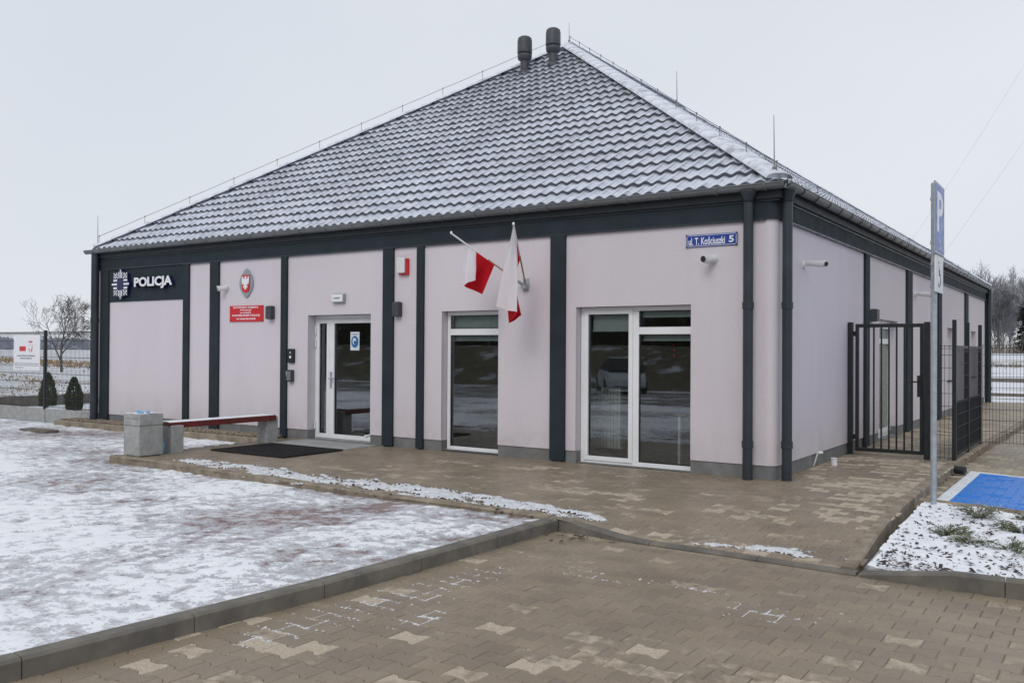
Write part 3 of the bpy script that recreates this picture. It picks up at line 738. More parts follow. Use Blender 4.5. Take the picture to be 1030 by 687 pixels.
def downpipe(x, y, z0, z1, r, label=None, hop=True):
    mb = MB().cyl((x, y, z0), (x, y, z1), r, n=20); d = obj('downpipe', mb, m_anth2, bld)
    for zz in (.42, 2.25): obj('collar', MB().cyl((x, y, zz), (x, y, zz + .09), r + .010, n=20), m_anth2, d)
    if hop: obj('hopper', MB().lathe((x, y, 3.655), [(r + .002, 0), (r + .006, .05), (r + .05, .14), (r + .05, .155)], 20), m_anth2, d)
    return d
downpipe(-.335, -.135, -.02, 3.80, .066); downpipe(.115, .09, -.02, 3.80, .066)
downpipe(-15.52, -.135, -.02, 3.80, .085, hop=False); downpipe(.10, YB - .15, -.02, 3.80, .085, hop=False)

# ---- windows and doors
def frame_rect(mb, x0, x1, z0, z1, y0, y1, t):
    mb.box(x0, x1, y0, y1, z0, z0 + t); mb.box(x0, x1, y0, y1, z1 - t, z1); mb.box(x0, x0 + t, y0, y1, z0 + t, z1 - t); mb.box(x1 - t, x1, y0, y1, z0 + t, z1 - t)
def pane(x0, x1, z0, z1, y, parent): return obj('pane', MB().add([(x0, y, z0), (x1, y, z0), (x1, y, z1), (x0, y, z1)], [(0, 1, 2, 3)]) and _q(x0, x1, z0, z1, y), m_glass, parent)
def _q(x0, x1, z0, z1, y):
    m = MB(); m.add([(x0, y, z0), (x1, y, z0), (x1, y, z1), (x0, y, z1)], [(0, 1, 2, 3)]); return m
m_gasket = M('black_gasket', (.015, .015, .016), .6)
def gasket(x0, x1, z0, z1, y):
    m = MB(); frame_rect(m, x0 - .001, x1 + .001, z0 - .001, z1 + .001, y - .014, y - .004, .012); return m
YF = .14
def window(name, x0, x1, z0, z1, cells, sash, blinds, extra):
    fr = MB(); frame_rect(fr, x0, x1, z0, z1, YF, YF + .08, .062)
    for b in extra: fr.box(*b)
    wn = obj('window', fr, m_white, bld, bevel=.006)
    for (a, b, c, d) in sash:
        s = MB(); frame_rect(s, a, b, c, d, YF - .018, YF + .07, .066); obj('sash', s, m_white, wn, bevel=.006)
    for (a, b, c, d) in cells:
        obj('pane', _q(a, b, c, d, YF + .03), m_glass, wn); obj('gasket', gasket(a, b, c, d, YF + .03), m_gasket, wn)
    for (a, b, c, d) in blinds: obj('blind', MB().box(a, b, YF + .13, YF + .145, c, d).box(a, b, YF + .115, YF + .15, c - .028, c), m_whitem, wn)
    return wn
window('w', -5.585, -4.40, .022, 2.315, [(-5.52, -4.46, 2.03, 2.25), (-5.52, -4.46, .085, 1.925)], [], [(-5.53, -4.45, 1.86, 1.915), (-5.53, -4.45, 2.035, 2.245)],
       [(-5.523, -4.462, YF, YF + .08, 1.925, 2.03)])
window('w', -3.02, -1.14, .005, 2.33, [(-2.89, -2.215, .105, 2.23), (-2.055, -1.205, 2.03, 2.265), (-2.055, -1.205, .072, 1.925)], [(-2.955, -2.15, .045, 2.292)],
       [(-2.88, -2.22, 2.0, 2.23), (-2.05, -1.21, 2.20, 2.265), (-2.05, -1.21, 1.86, 1.92)], [(-2.15, -2.057, YF, YF + .08, .068, 2.267), (-2.056, -1.203, YF, YF + .08, 1.925, 2.03)])
# white outer sills
obj('sill', MB().box(-5.598, -4.452, .02, YF + .02, .010, .024), m_white, bld); obj('sill', MB().box(-3.028, -1.197, .02, YF + .02, -.004, .006), m_white, bld)
YD = .20
fr = MB(); t = .075; fr.box(-8.80, -8.725, YD, YD + .09, .012, 2.30); fr.box(-8.725, -7.20, YD, YD + .09, 2.235, 2.30); fr.box(-7.275, -7.2, YD, YD + .09, .012, 2.235); fr.box(-8.725, -7.275, YD, YD + .09, .012, .03)
dr = obj('entrance_door', fr, m_white, bld, bevel=.005)
for (a, b, gl, gr_) in ((-8.722, -8.392, -8.655, -8.462), (-8.388, -7.28, -8.268, -7.36)):
    s = MB(); s.box(a, gl, YD - .02, YD + .06, .035, 2.232); s.box(gr_, b, YD - .02, YD + .06, .035, 2.232); s.box(gl, gr_, YD - .02, YD + .06, .035, .115); s.box(gl, gr_, YD - .02, YD + .06, 2.155, 2.232)
    lf = obj('door_leaf', s, m_white, dr, bevel=.005)
    obj('pane', _q(gl, gr_, .115, 2.155, YD + .02), m_glass, dr); obj('gasket', gasket(gl, gr_, .115, 2.155, YD + .02), m_gasket, dr)
h = MB(); h.box(-8.36, -8.315, YD - .032, YD - .021, .96, 1.26); h.cyl((-8.337, YD - .03, 1.14), (-8.337, YD - .085, 1.14), .013, n=10); h.cyl((-8.345, YD - .08, 1.14), (-8.20, YD - .08, 1.14), .012, n=10)
obj('handle', h, m_galv, dr)
for z in (1.72, 1.96, .2):
    hg = MB(); hg.cyl((-8.735, YD - .035, z), (-8.735, YD - .035, z + .14), .017, n=10); hg.box(-8.76, -8.71, YD - .03, YD - .021, z + .01, z + .05); hg.box(-8.76, -8.71, YD - .03, YD - .021, z + .09, z + .13); obj('hinge', hg, m_whitem, dr)
# side door and side windows
fr = MB(); a, b, z0, z1 = BO[0]
def frame_b(mb, y0, y1, z0, z1, x0, x1, t): mb.box(x0, x1, y0, y1, z0, z0 + t); mb.box(x0, x1, y0, y1, z1 - t, z1); mb.box(x0, x1, y0, y0 + t, z0 + t, z1 - t); mb.box(x0, x1, y1 - t, y1, z0 + t, z1 - t)
frame_b(fr, a, b, z0, z1, -.22, -.14, .09); sd = obj('side_door', fr, m_white, bld, bevel=.005)
s = MB(); frame_b(s, a + .08, b - .08, z0 + .08, z1 - .08, -.2, -.12, .08); s.box(-.2, -.12, a + .16, b - .16, 1.85, 1.95); lf = obj('door_leaf', s, m_white, sd)
m_frosted = M('frosted_green_glass', (.16, .19, .15), .25, .1)
g_ = MB(); g_.add([(-.16, a + .16, .1), (-.16, b - .16, .1), (-.16, b - .16, 2.15), (-.16, a + .16, 2.15)], [(0, 1, 2, 3)]); obj('pane', g_, m_frosted, sd)
for (a, b, z0, z1) in BO[1:]:
    fr = MB(); frame_b(fr, a, b, z0, z1, -.2, -.13, .07); fr.box(-.2, -.13, a + .07, b - .07, 2.0, 2.07); wn = obj('window', fr, m_white, bld, bevel=.005)
    g_ = MB(); g_.add([(-.16, a + .07, z0 + .07), (-.16, b - .07, z0 + .07), (-.16, b - .07, z1 - .07), (-.16, a + .07, z1 - .07)], [(0, 1, 2, 3)]); obj('pane', g_, m_glass, wn)
    obj('sill', MB().box(-.13, .03, a + .003, b - .003, z0 + .002, z0 + .022), m_anth, wn)
# plain rooms behind the glass
i = MB(); i.box(XW + .38, -.38, .38, 6.0, -.1, .004); obj('room_floor', i, m_int_floor, bld)
i = MB(); i.box(XW + .38, -.38, 6.0, 6.1, .004, 2.7); i.box(-6.35, -6.25, .38, 6.0, .004, 2.7); i.box(-9.6, -9.5, .38, 6, .004, 2.7); i.box(-3.75, -3.65, .38, 6, .004, 2.7); i.box(XW + .38, -.38, .38, 6.1, 2.7, 2.8); obj('room_wall', i, m_int_wall, bld)

# ---- things fixed to the facades
# big illuminated sign
sg = thing('police_sign', 'white raised POLICJA letters beside a star badge on the dark band', 'sign', (-13.5, -.03, 3.08))
tf = MB(); ox, sx = put_text(tf, 'POLICJA', -14.06, -12.72, 2.945, 3.205, -.115, .004, 'A', .038)
tf2 = MB(); put_text(tf2, 'POLICJA', -14.06, -12.72, 2.945, 3.205, -.066, .043, 'A', .05)
lt = obj('lettering', tf, m_letter, sg); obj('letter_return', tf2, m_navy, lt)
def star_poly(cx, cz, r1, r2, n=8):
    return [(cx + (r1 if k % 2 == 0 else r2) * math.sin(math.pi * k / n), cz + (r1 if k % 2 == 0 else r2) * math.cos(math.pi * k / n)) for k in range(2 * n)]
EX, EZ = -14.58, 3.082
bd = MB(); bd.prism(star_poly(EX, EZ, .335, .27), mapA(-.022), 0, .085); bdo = obj('badge_back', bd, m_navy, sg)
br = MB(); mp = mapA(-.108)
def bar(x0, x1, z0, z1): br.prism([(EX + x0, EZ + z0), (EX + x1, EZ + z0), (EX + x1, EZ + z1), (EX + x0, EZ + z1)], mp, 0, .005)
def slant(x0, z0, x1, z1, t=.016):
    d = Vector((x1 - x0, z1 - z0)).normalized(); nx, nz = -d.y * t / 2, d.x * t / 2
    br.prism([(EX + x0 + nx, EZ + z0 + nz), (EX + x0 - nx, EZ + z0 - nz), (EX + x1 - nx, EZ + z1 - nz), (EX + x1 + nx, EZ + z1 + nz)], mp, 0, .005)
for s_ in (-1, 1):
    for (zz, l) in ((.085, .26), (0, .32), (-.085, .26)): bar(*sorted((s_ * .125, s_ * l)), zz - .02, zz + .02)
    for (xx, l) in ((-.055, .27), (0, .325), (.055, .27)): bar(xx - .014, xx + .014, *sorted((s_ * .135, s_ * l)))
    for q in (-1, 1):
        slant(s_ * .10, q * .13, s_ * .25, q * .245, .022); slant(s_ * .12, q * .245, s_ * .25, q * .135, .020); slant(s_ * .10, q * .19, s_ * .16, q * .255, .014); slant(s_ * .17, q * .125, s_ * .255, q * .19, .014)
obj('badge_bars', br, m_letter, sg)
# eagle plaque
eg = thing('eagle_plaque', 'pointed silver oval plaque with a white eagle on red shield', 'plaque', (-10.48, 0, 2.96))
ov = [(-10.48 + .205 * math.sin(t) * abs(math.cos(t / 2 - 0)) ** 0, 2.962 + .275 * math.copysign(abs(math.cos(t)) ** 1.0, math.cos(t))) for t in [2 * math.pi * k / 40 for k in range(40)]]
ov = []
for k in range(40):
    t = 2 * math.pi * k / 40; c = math.cos(t); ov.append((-10.48 + .20 * math.sin(t) * (1 - .25 * abs(c) ** 3), 2.962 + .285 * c * (.86 + .14 * abs(c) ** 6)))
obj('oval_back', MB().prism(ov, mapA(-.001), 0, .03), m_silver, eg, bevel=.006)
sh = [(-.115, .16), (.115, .16), (.115, -.10), (.08, -.165), (0, -.19), (-.08, -.165), (-.115, -.10)]
obj('red_shield', MB().prism([(-10.48 + a, 2.962 + b) for a, b in sh], mapA(-.032), 0, .010), m_red, eg)
half = [(0, .125), (.018, .135), (.030, .118), (.022, .095), (.030, .075), (.055, .085), (.085, .135), (.103, .12), (.108, .06), (.100, .0), (.085, -.035), (.06, -.02), (.04, -.04), (.07, -.09), (.055, -.095), (.03, -.075), (.035, -.12), (.015, -.115), (0, -.14)]
ep = [(-10.48 + a, 2.965 + b) for a, b in half] + [(-10.48 - a, 2.965 + b) for a, b in reversed(half[1:-1])]
obj('eagle', MB().prism(ep, mapA(-.043), 0, .008), m_letter, eg)
# red plate with white writing
rp = thing('red_nameplate', 'red enamel plate with five lines of white writing below the eagle', 'sign', (-10.48, 0, 2.36))
obj('plate', MB().box(-10.975, -9.99, -.022, -.002, 2.208, 2.520), m_red, rp, bevel=.004)
tx = MB()
for (s_, x0, x1, z0, z1) in (('KOMENDA MIEJSKA', -10.86, -10.12, 2.462, 2.502), ('POLICJI', -10.65, -10.33, 2.414, 2.449), ('W ŁOMŻY', -10.66, -10.32, 2.365, 2.402), ('POSTERUNEK POLICJI', -10.89, -10.08, 2.302, 2.347), ('W MIASTKOWIE', -10.77, -10.20, 2.245, 2.277)):
    put_text(tx, s_, x0, x1, z0, z1, -.0235, .0012, 'A', .03)
obj('writing', tx, m_letter, rp)
for x in (-10.955, -10.01):
    for z in (2.228, 2.50): obj('screw', MB().cyl((x, -.022, z), (x, -.028, z), .012, n=8), m_black, rp)
# street sign
ss = thing('street_sign', 'blue enamel street sign reading ul. T. Kościuszki 5', 'sign', (-.9, 0, 3.2))
obj('plate', MB().box(-1.262, -.527, -.020, -.004, 3.124, 3.294), m_blue, ss, bevel=.004)
tx = MB(); frame_rect(tx, -1.250, -.539, 3.134, 3.284, -.0212, -.0203, .006); put_text(tx, 'ul. T. Kościuszki', -1.225, -.70, 3.150, 3.262, -.0214, .001, 'A', .02); put_text(tx, '5', -.645, -.575, 3.163, 3.255, -.0214, .001, 'A', .03)
obj('writing', tx, m_letter, ss)
for x in (-1.252, -.537):
    for z in (3.130, 3.288): obj('screw', MB().cyl((x, -.02, z), (x, -.03, z), .012, n=8), m_black, ss)
# cameras
def bullet(name, label, base, nrm, joint, front, r=.045):
    t = thing(name, label, 'camera', base, 'bullet cameras on the walls'); b = Vector(base); n = Vector(nrm); j = Vector(joint); e = Vector(front)
    obj('mount', MB().cyl(b, b + n * .035, .062, .056, n=20).cyl(b + n * .03, j, .020, n=10), m_whitem, t)
    d = (e - j).normalized(); bd = MB().cyl(j - d * .05, e, r, n=18).cyl(j - d * .05, e + d * .03 + Vector((0, 0, .018)), r * .9, r * 1.0, n=18); obj('housing', bd, m_whitem, t)
    obj('lens', MB().cyl(e + d * .031 + Vector((0, 0, .010)), e + d * .036 + Vector((0, 0, .010)), r * .86, n=18), m_black, t)
bullet('security_camera', 'white bullet camera between two dark strips left of the eagle', (-11.08, 0, 2.90), (0, -1, 0), (-11.09, -.07, 2.88), (-11.14, -.17, 2.86), .048)
bullet('security_camera', 'white bullet camera on front wall below the blue street sign', (-.86, 0, 2.945), (0, -1, 0), (-.87, -.07, 2.94), (-.915, -.20, 2.925), .050)
bullet('security_camera', 'white bullet camera on side wall nearest the corner downpipes', (0, 1.22, 2.925), (1, 0, 0), (.09, 1.22, 2.945), (.33, 1.08, 2.905), .040)
bullet('security_camera', 'white bullet camera on the side wall beyond the gate', (0, 9.75, 2.975), (1, 0, 0), (.11, 9.75, 2.975), (.40, 9.6, 2.93), .050)
def uplight(label, x0, x1, y0, y1, z0, z1):
    t = thing('wall_lamp', label, 'wall lamp', ((x0 + x1) / 2, (y0 + y1) / 2, z0), 'dark cube wall lamps')
    obj('housing', MB().box(x0, x1, y0, y1, z0 + .012, z1 - .012), m_greyplastic, t, bevel=.006); obj('diffuser', MB().box(x0 + .02, x1 - .02, y0 + .02, y1 - .02, z0, z0 + .0115).box(x0 + .02, x1 - .02, y0 + .02, y1 - .02, z1 - .0115, z1), m_frosted, t)
uplight('dark box lamp right of the red plate', -9.82, -9.67, -.11, -.002, 2.24, 2.50)
uplight('dark box lamp below the siren beside the door bay', -6.60, -6.46, -.11, -.002, 2.24, 2.50)
uplight('dark box lamp on the side wall above the gate', .002, .13, 5.36, 5.56, 2.24, 2.47)
t = thing('alarm_siren', 'white and red alarm siren box high on the front wall', 'siren', (-6.4, 0, 2.96))
obj('back_plate', MB().box(-6.51, -6.305, -.055, -.002, 2.955, 3.235), m_red, t, bevel=.012); obj('cover', MB().box(-6.525, -6.345, -.095, -.0555, 2.985, 3.25), m_whitem, t, bevel=.015)
t = thing('emergency_light', 'small white emergency light above the entrance door', 'lamp', (-7.93, 0, 2.5))
obj('body', MB().box(-8.10, -7.80, -.05, -.002, 2.515, 2.68), m_silver, t, bevel=.01); obj('cover', MB().box(-8.085, -7.815, -.082, -.0505, 2.53, 2.665), m_letter, t, bevel=.012); obj('badge', MB().box(-8.03, -7.88, -.0840, -.0825, 2.585, 2.612), m_silver, t)
t = thing('door_intercom', 'black video intercom panel left of the door', 'intercom', (-9.17, 0, 1.42))
obj('body', MB().box(-9.255, -9.10, -.05, -.002, 1.415, 1.68), m_black, t, bevel=.008); obj('camera_eye', MB().cyl((-9.18, -.05, 1.61), (-9.18, -.056, 1.61), .022, n=14), m_galv, t); obj('button', MB().cyl((-9.18, -.05, 1.525), (-9.18, -.058, 1.525), .026, n=14), m_letter, t)
t = thing('door_keypad', 'grey keypad lock box under the black intercom', 'keypad', (-9.17, 0, 1.06))
obj('body', MB().box(-9.245, -9.12, -.085, -.002, 1.06, 1.285), m_greyplastic, t, bevel=.01); kp = MB()
for q in range(3):
    for r_ in range(4): kp.box(-9.235 + q * .036, -9.21 + q * .036, -.091, -.086, 1.10 + r_ * .04, 1.127 + r_ * .04)
obj('key', kp, m_silver, t); obj('reader', MB().box(-9.29, -9.247, -.06, -.002, 1.17, 1.26), m_silver, t)
t = thing('door_notice', 'white notice with blue mask pictogram on the door glass', 'notice', (-7.77, YD, 1.66))
obj('sheet', MB().box(-7.885, -7.665, YD + .012, YD + .016, 1.66, 1.995), m_paper, t)
ci = [(-7.775 + .088 * math.cos(a), 1.815 + .108 * math.sin(a)) for a in [2 * math.pi * k / 28 for k in range(28)]]
pg = obj('pictogram', MB().prism(ci, mapA(YD + .0105), 0, .001), m_pictogram, t)
hd = MB(); hd.prism([(-7.785 + .045 * math.cos(a), 1.825 + .062 * math.sin(a)) for a in [2 * math.pi * k / 20 for k in range(20)]], mapA(YD + .009), 0, .001); obj('head', hd, m_paper, pg)
mk = MB(); mk.prism([(-7.80, 1.825), (-7.745, 1.835), (-7.742, 1.79), (-7.77, 1.768), (-7.80, 1.78)], mapA(YD + .0075), 0, .001); obj('mask', mk, m_pictogram, pg)
tx = MB(); put_text(tx, 'NAKAZ ZAKRYWANIA', -7.865, -7.685, 1.950, 1.964, YD + .0115, .0006, 'A', .01); put_text(tx, 'UST I NOSA', -7.83, -7.72, 1.935, 1.946, YD + .0115, .0006, 'A', .01); obj('writing', tx, m_pictogram, t)
# small pipe ends on the plinths
tag(obj('pipe_stub', MB().cyl((-7.20, -.0, .165), (-7.20, -.10, .155), .022, n=12).cyl((-7.20, -.09, .156), (-7.20, -.11, .155), .03, n=12), m_whitem), 'short white pipe end in the plinth right of the door', 'pipe')
tag(obj('pipe_stub', MB().cyl((.22, 2.05, -.02), (.22, 2.05, .10), .045, n=14).cyl((.22, 2.05, .10), (.22, 2.05, .115), .05, n=14), m_whitem), 'white capped pipe end standing on the path by the side wall', 'pipe')
tag(obj('pipe_stub', MB().cyl((-.01, 1.80, .0), (-.01 + .06, 1.80, .20), .012, n=8).cyl((.05, 1.80, .2), (.10, 1.86, .20), .022, n=10), m_whitem), 'thin tap pipe with white spout on the side plinth', 'pipe')
# ---- flags
fb = thing('flag_bracket', 'grey steel twin flag socket bolted to the front wall', 'bracket', (-3.93, 0, 2.6))
obj('wall_plate', MB().box(-3.98, -3.87, -.012, -.001, 2.60, 2.80), m_galv, fb, bevel=.003)
P1, T1 = Vector((-3.95, -.06, 2.70)), Vector((-4.514, -1.15, 3.415)); P2, T2 = Vector((-3.90, -.06, 2.70)), Vector((-3.50, -1.0, 3.493))
so = MB()
for (a, b) in ((P1, T1), (P2, T2)): d = (b - a).normalized(); so.cyl(a - d * .06, a + d * .12, .022, n=12)
so.box(-3.97, -3.88, -.09, -.012, 2.64, 2.70); obj('socket', so, m_galv, fb)
def bez(c, n):     # smooth resample of a row of control points
    c = np.array(c, float); t = np.linspace(0, len(c) - 1, n); i = np.clip(t.astype(int), 0, len(c) - 2); f_ = (t - i)[:, None]
    m = np.gradient(c, axis=0); p0, p1, m0, m1 = c[i], c[i + 1], m[i], m[i + 1]
    return (2 * f_ ** 3 - 3 * f_ ** 2 + 1) * p0 + (f_ ** 3 - 2 * f_ ** 2 + f_) * m0 + (-2 * f_ ** 3 + 3 * f_ ** 2) * p1 + (f_ ** 3 - f_ ** 2) * m1
def flag(name, label, base, tip, hoist, mid, bot, seed):
    t = thing(name, label, 'flag', base, 'national flags by the window'); d = (tip - base).normalized()
    obj('pole', MB().cyl(base + d * .05, base + d * (tip - base).length * .5, .013, n=10), m_wood, t)
    obj('pole_tip', MB().cyl(base + d * (tip - base).length * .5, tip, .013, n=10).lathe(tip, [(.013, -.01), (.02, .0), (.015, .025), (.004, .035)], 10), m_letter, t)
    nu, nv = 49, 40
    Hh, Mm, Bb = bez(hoist, nu), bez(mid, nu), bez(bot, nu); P = np.zeros((nv, nu, 3))
    for k in range(nv):
        f_ = k / (nv - 1); P[k] = Hh * (1 - f_) * (1 - 2 * f_) * 1. + Mm * 4 * f_ * (1 - f_) + Bb * f_ * (2 * f_ - 1)
        u = np.linspace(0, 1, nu); P[k, :, 1] += f_ * (.028 * np.sin(u * 13 + f_ * 2.2 + seed) + .014 * np.sin(u * 27 - f_ * 3)); P[k, :, 0] += f_ * .012 * np.sin(u * 9 + f_ * 5 + seed)
    at_ = np.tile(np.linspace(0, 1, nu), nv); mb = MB(); mb.grid(P)
    obj('cloth', mb, m_flag, t, attrs={'stripe': at_})
A_ = lambda *p: np.array(p, float)
h1 = [A_(-4.398, -.935, 3.268), A_(-4.362, -.866, 3.222), A_(-4.319, -.788, 3.168), A_(-4.246, -.651, 3.075), A_(-4.173, -.515, 2.982)]
b1 = [A_(-4.573, -.82, 2.728), A_(-4.415, -.92, 2.690), A_(-4.297, -.85, 2.738), A_(-4.60, -.66, 2.660), A_(-4.336, -.62, 2.531)]
m1 = [(a * .5 + b * .5) for a, b in zip(h1, b1)]; m1[3] = m1[3] + A_(.08, .06, 0); m1[0] = m1[0] + A_(-.01, 0, .0)
flag('national_flag', 'white over red flag on the left pole, half folded with its red side open', P1, T1, h1, m1, b1, 0.)
h2 = [A_(-3.5, -1.0, 3.493), A_(-3.552, -.883, 3.39), A_(-3.612, -.748, 3.271), A_(-3.678, -.60, 3.14), A_(-3.734, -.474, 3.029)]
b2 = [A_(-3.893, -.85, 2.335), A_(-3.677, -.93, 2.269), A_(-3.485, -.86, 2.223), A_(-3.795, -.70, 2.088), A_(-3.545, -.66, 2.199)]
m2 = [(a * .5 + b * .5) for a, b in zip(h2, b2)]; m2[3] = m2[3] + A_(-.10, .05, 0); m2[4] = m2[4] + A_(-.15, .08, .05)
flag('national_flag', 'mostly white hanging flag on the right pole, red showing at its lower tip', P2, T2, h2, m2, b2, 2.)

# ---- roof things
def roofz(y): return ZE + (y + .1) * math.tan(SL)
m_vent = M('vent_plastic', (.055, .06, .068), .5, .15, 5)
def vent(label, x, y):
    t = thing('roof_vent', label, 'roof vent', (x, y, roofz(y)), 'roof vents near the apex'); z = roofz(y)
    obj('pipe', MB().cyl((x, y, z - .15), (x, y, z + .30), .105, n=20).lathe((x, y, z - .08), [(.17, 0), (.15, .10), (.11, .16)], 20), m_vent, t)
    cpv = MB(); cpv.lathe((x, y, z + .28), [(.10, 0), (.165, .05), (.175, .12), (.175, .165)], 24); cpv.lathe((x, y, z + .47), [(.18, 0), (.18, .03), (.178, .30), (.165, .37), (.12, .405), (.0, .415)], 24); cpv.cyl((x, y, z + .44), (x, y, z + .48), .14, n=20); obj('cowl', cpv, m_vent, t)
vent('dark grey roof vent farther from the apex', -8.21, 6.44); vent('dark grey roof vent closest to the apex', -7.50, 6.60)
def rod(label, p, h):
    t = thing('lightning_rod', label, 'lightning rod', p, 'lightning rods on the roof'); p = Vector(p)
    obj('spike', MB().cyl(p, p + Vector((-.01, 0, h)), .009, .004, n=8), m_rod, t); obj('foot', MB().cyl(p - Vector((0, 0, .05)), p + Vector((0, 0, .05)), .03, n=10), m_rod, t)
rod('thin lightning rod rising from the roof apex', (-7.76, 7.8, 9.45), .50); rod('thin lightning rod at the near right eaves corner', (-.05, .05, 4.08), .74); rod('thin lightning rod at the far left eaves corner', (XW - .0, -.0, 4.0), .70); rod('thin lightning rod halfway down the right roof slope', (-2.75, 3.05, 6.02), .62)
def conductor(label, p0, p1, h=.22, n=12):
    t = thing('lightning_conductor', label, 'conductor wire', p0, 'lightning conductors along the hips'); p0 = Vector(p0); p1 = Vector(p1); pts = []; off = Vector((0, 0, h))
    for k in range(n + 1):
        q = p0.lerp(p1, k / n); pts.append(q + off)
        if k: pts.insert(-1, p0.lerp(p1, (k - .5) / n) + off - Vector((0, 0, .006)))
    w_ = obj('wire', MB().tube(pts, .006, 5), m_rod, t)
    for k in range(n + 1): q = p0.lerp(p1, k / n); obj('clip', MB().cyl(q - Vector((0, 0, .02)), q + off + Vector((0, 0, .01)), .006, n=6).cyl(q + off - Vector((0, 0, .015)), q + off + Vector((0, 0, .02)), .012, n=6), m_rod, t)
conductor('conductor wire along the left hip of the roof', (X0 + .1, Y0 + .1, ZE + .20), (-7.95, 7.65, 9.40), .14, 11)
conductor('conductor wire along the right hip of the roof', (X1 - .1, Y0 + .1, ZE + .20), (-7.65, 7.65, 9.42), .10, 12)
conductor('conductor wire along the side slope above the gutter', (X1 - .55, .9, ZE + .47), (X1 - .55, YB - .4, ZE + .47), .08, 8)
# ================================================================== FRONT THINGS
bn = thing('litter_bin', 'square grey concrete litter bin standing at the plaza corner', 'litter bin', (-8.97, -3.23, 0))
bx0, bx1, by0, by1 = -9.175, -8.765, -3.455, -3.04
obj('body', MB().box(bx0, bx1, by0, by1, .012, .47), m_concrete, bn, bevel=.008); obj('lid', MB().box(bx0 - .002, bx1 + .002, by0 - .002, by1 + .002, .478, .655), m_concrete, bn, bevel=.01)
obj('foot', MB().box(bx0 + .03, bx1 - .03, by0 + .03, by1 - .03, -.01, .012), m_rubber, bn)
obj('groove', MB().box(bx0 + .006, bx1 - .006, by0 + .006, by1 - .006, .47, .478), m_kerb2, bn)
gd = MB(); gd.box(bx0 + .03, bx1 - .03, by0 - .006, by0 - .003, .585, .592); obj('rim_line', gd, m_kerb2, bn)
X, Y = np.meshgrid(np.linspace(bx0 + .01, bx1 - .01, 24), np.linspace(by0 + .01, by1 - .01, 24)); Z = .655 + .018 * fbm(X * 9, Y * 9, 4, 3) - .004
obj('lid_snow', MB().grid(np.stack([X, Y, Z], -1)), m_snow, bn)
def crumple(x, y, z, s, seed):
    rng = random.Random(seed); mb = MB(); vs = []; n = 10; ph = [rng.uniform(.6, 1.25) for _ in range(80)]
    prof = [(.0, 0), (.7, .05), (1, .35), (.8, .7), (.0, .95)]
    for i_, (r, h) in enumerate(prof):
        for k in range(n): q = ph[(i_ * n + k) % 80]; a = 2 * math.pi * k / n; vs.append((x + s * r * q * math.cos(a), y + s * r * q * .7 * math.sin(a), z + s * h * (.6 + .3 * q)))
    fs = [(i_ * n + k, i_ * n + (k + 1) % n, (i_ + 1) * n + (k + 1) % n, (i_ + 1) * n + k) for i_ in range(4) for k in range(n)]; mb.add(vs, fs); return mb
tag(obj('plastic_wrapper', crumple(-9.02, -3.30, .662, .055, 1), m_glass_blue), 'left crumpled light blue wrapper on the bin lid', 'litter')
mb = crumple(-8.86, -3.24, .662, .045, 2); mb2 = crumple(-8.94, -3.30, .662, .04, 3); mb.add(mb2.v, mb2.f); 
tag(obj('plastic_wrapper', mb, m_glass_blue), 'longer crumpled light blue wrapper on the bin lid, right one', 'litter')
tag(obj('plastic_bottle', MB().lathe((-8.915, -2.945, .0), [(.03, 0), (.035, .01), (.035, .13), (.03, .16), (.013, .20), (.013, .225)], 12), m_glass_blue), 'small blue plastic bottle between bin and bench leg', 'bottle')
bc = thing('bench', 'long bench of snowy red planks on two concrete blocks', 'bench', (-8.97, -1.7, 0))
obj('leg', MB().box(-9.12, -8.79, -2.86, -2.64, -.01, .44), m_concrete, bc, bevel=.01); obj('leg', MB().box(-9.14, -8.88, -.85, -.60, -.01, .46), m_concrete, bc, bevel=.01)
for (a, b) in ((-9.165, -9.015), (-9.005, -8.855)): obj('plank', MB().box(a, b, -2.87, -.66, .445, .488), m_red_wood, bc, bevel=.006)
obj('rail', MB().box(-8.875, -8.845, -2.86, -.67, .395, .444), m_red_wood, bc, bevel=.004)
X, Y = np.meshgrid(np.linspace(-9.16, -8.862, 16), np.linspace(-2.86, -.72, 120)); Z = .490 + .016 * fbm(X * 6, Y * 5, 8, 3) * sstep(0, .03, X + 9.16) * sstep(0, .03, -8.862 - X)
obj('seat_snow', MB().grid(np.stack([X, Y, Z], -1)), m_snow, bc)
mt = MB()
mx0, mx1, my0, my1 = -8.62, -6.92, -2.22, -.97
nx, ny = 38, 28
for k in range(nx + 1): x = mx0 + (mx1 - mx0) * k / nx; mt.box(x - .006, x + .006, my0, my1, .006, .026)
for k in range(ny + 1): y = my0 + (my1 - my0) * k / ny; mt.box(mx0, mx1, y - .006, y + .006, .004, .0245)
mt.box(mx0 - .02, mx0 - .0065, my0 - .02, my1 + .02, .003, .028); mt.box(mx1 + .0065, mx1 + .02, my0 - .02, my1 + .02, .003, .028); mt.box(mx0 - .0064, mx1 + .0064, my0 - .02, my0 - .0065, .003, .028); mt.box(mx0 - .0064, mx1 + .0064, my1 + .0065, my1 + .02, .003, .028)
tag(obj('door_mat', mt, m_rubber), 'black rubber honeycomb mat lying before the entrance', 'mat')
tag(obj('drain_cover', MB().box(-15.6, -14.6, -1.75, -1.45, -.09, -.045).box(-15.5, -14.7, -1.68, -1.52, -.0449, -.036), m_kerb), 'dark flat drain cover in the snow near the left corner', 'drain cover')

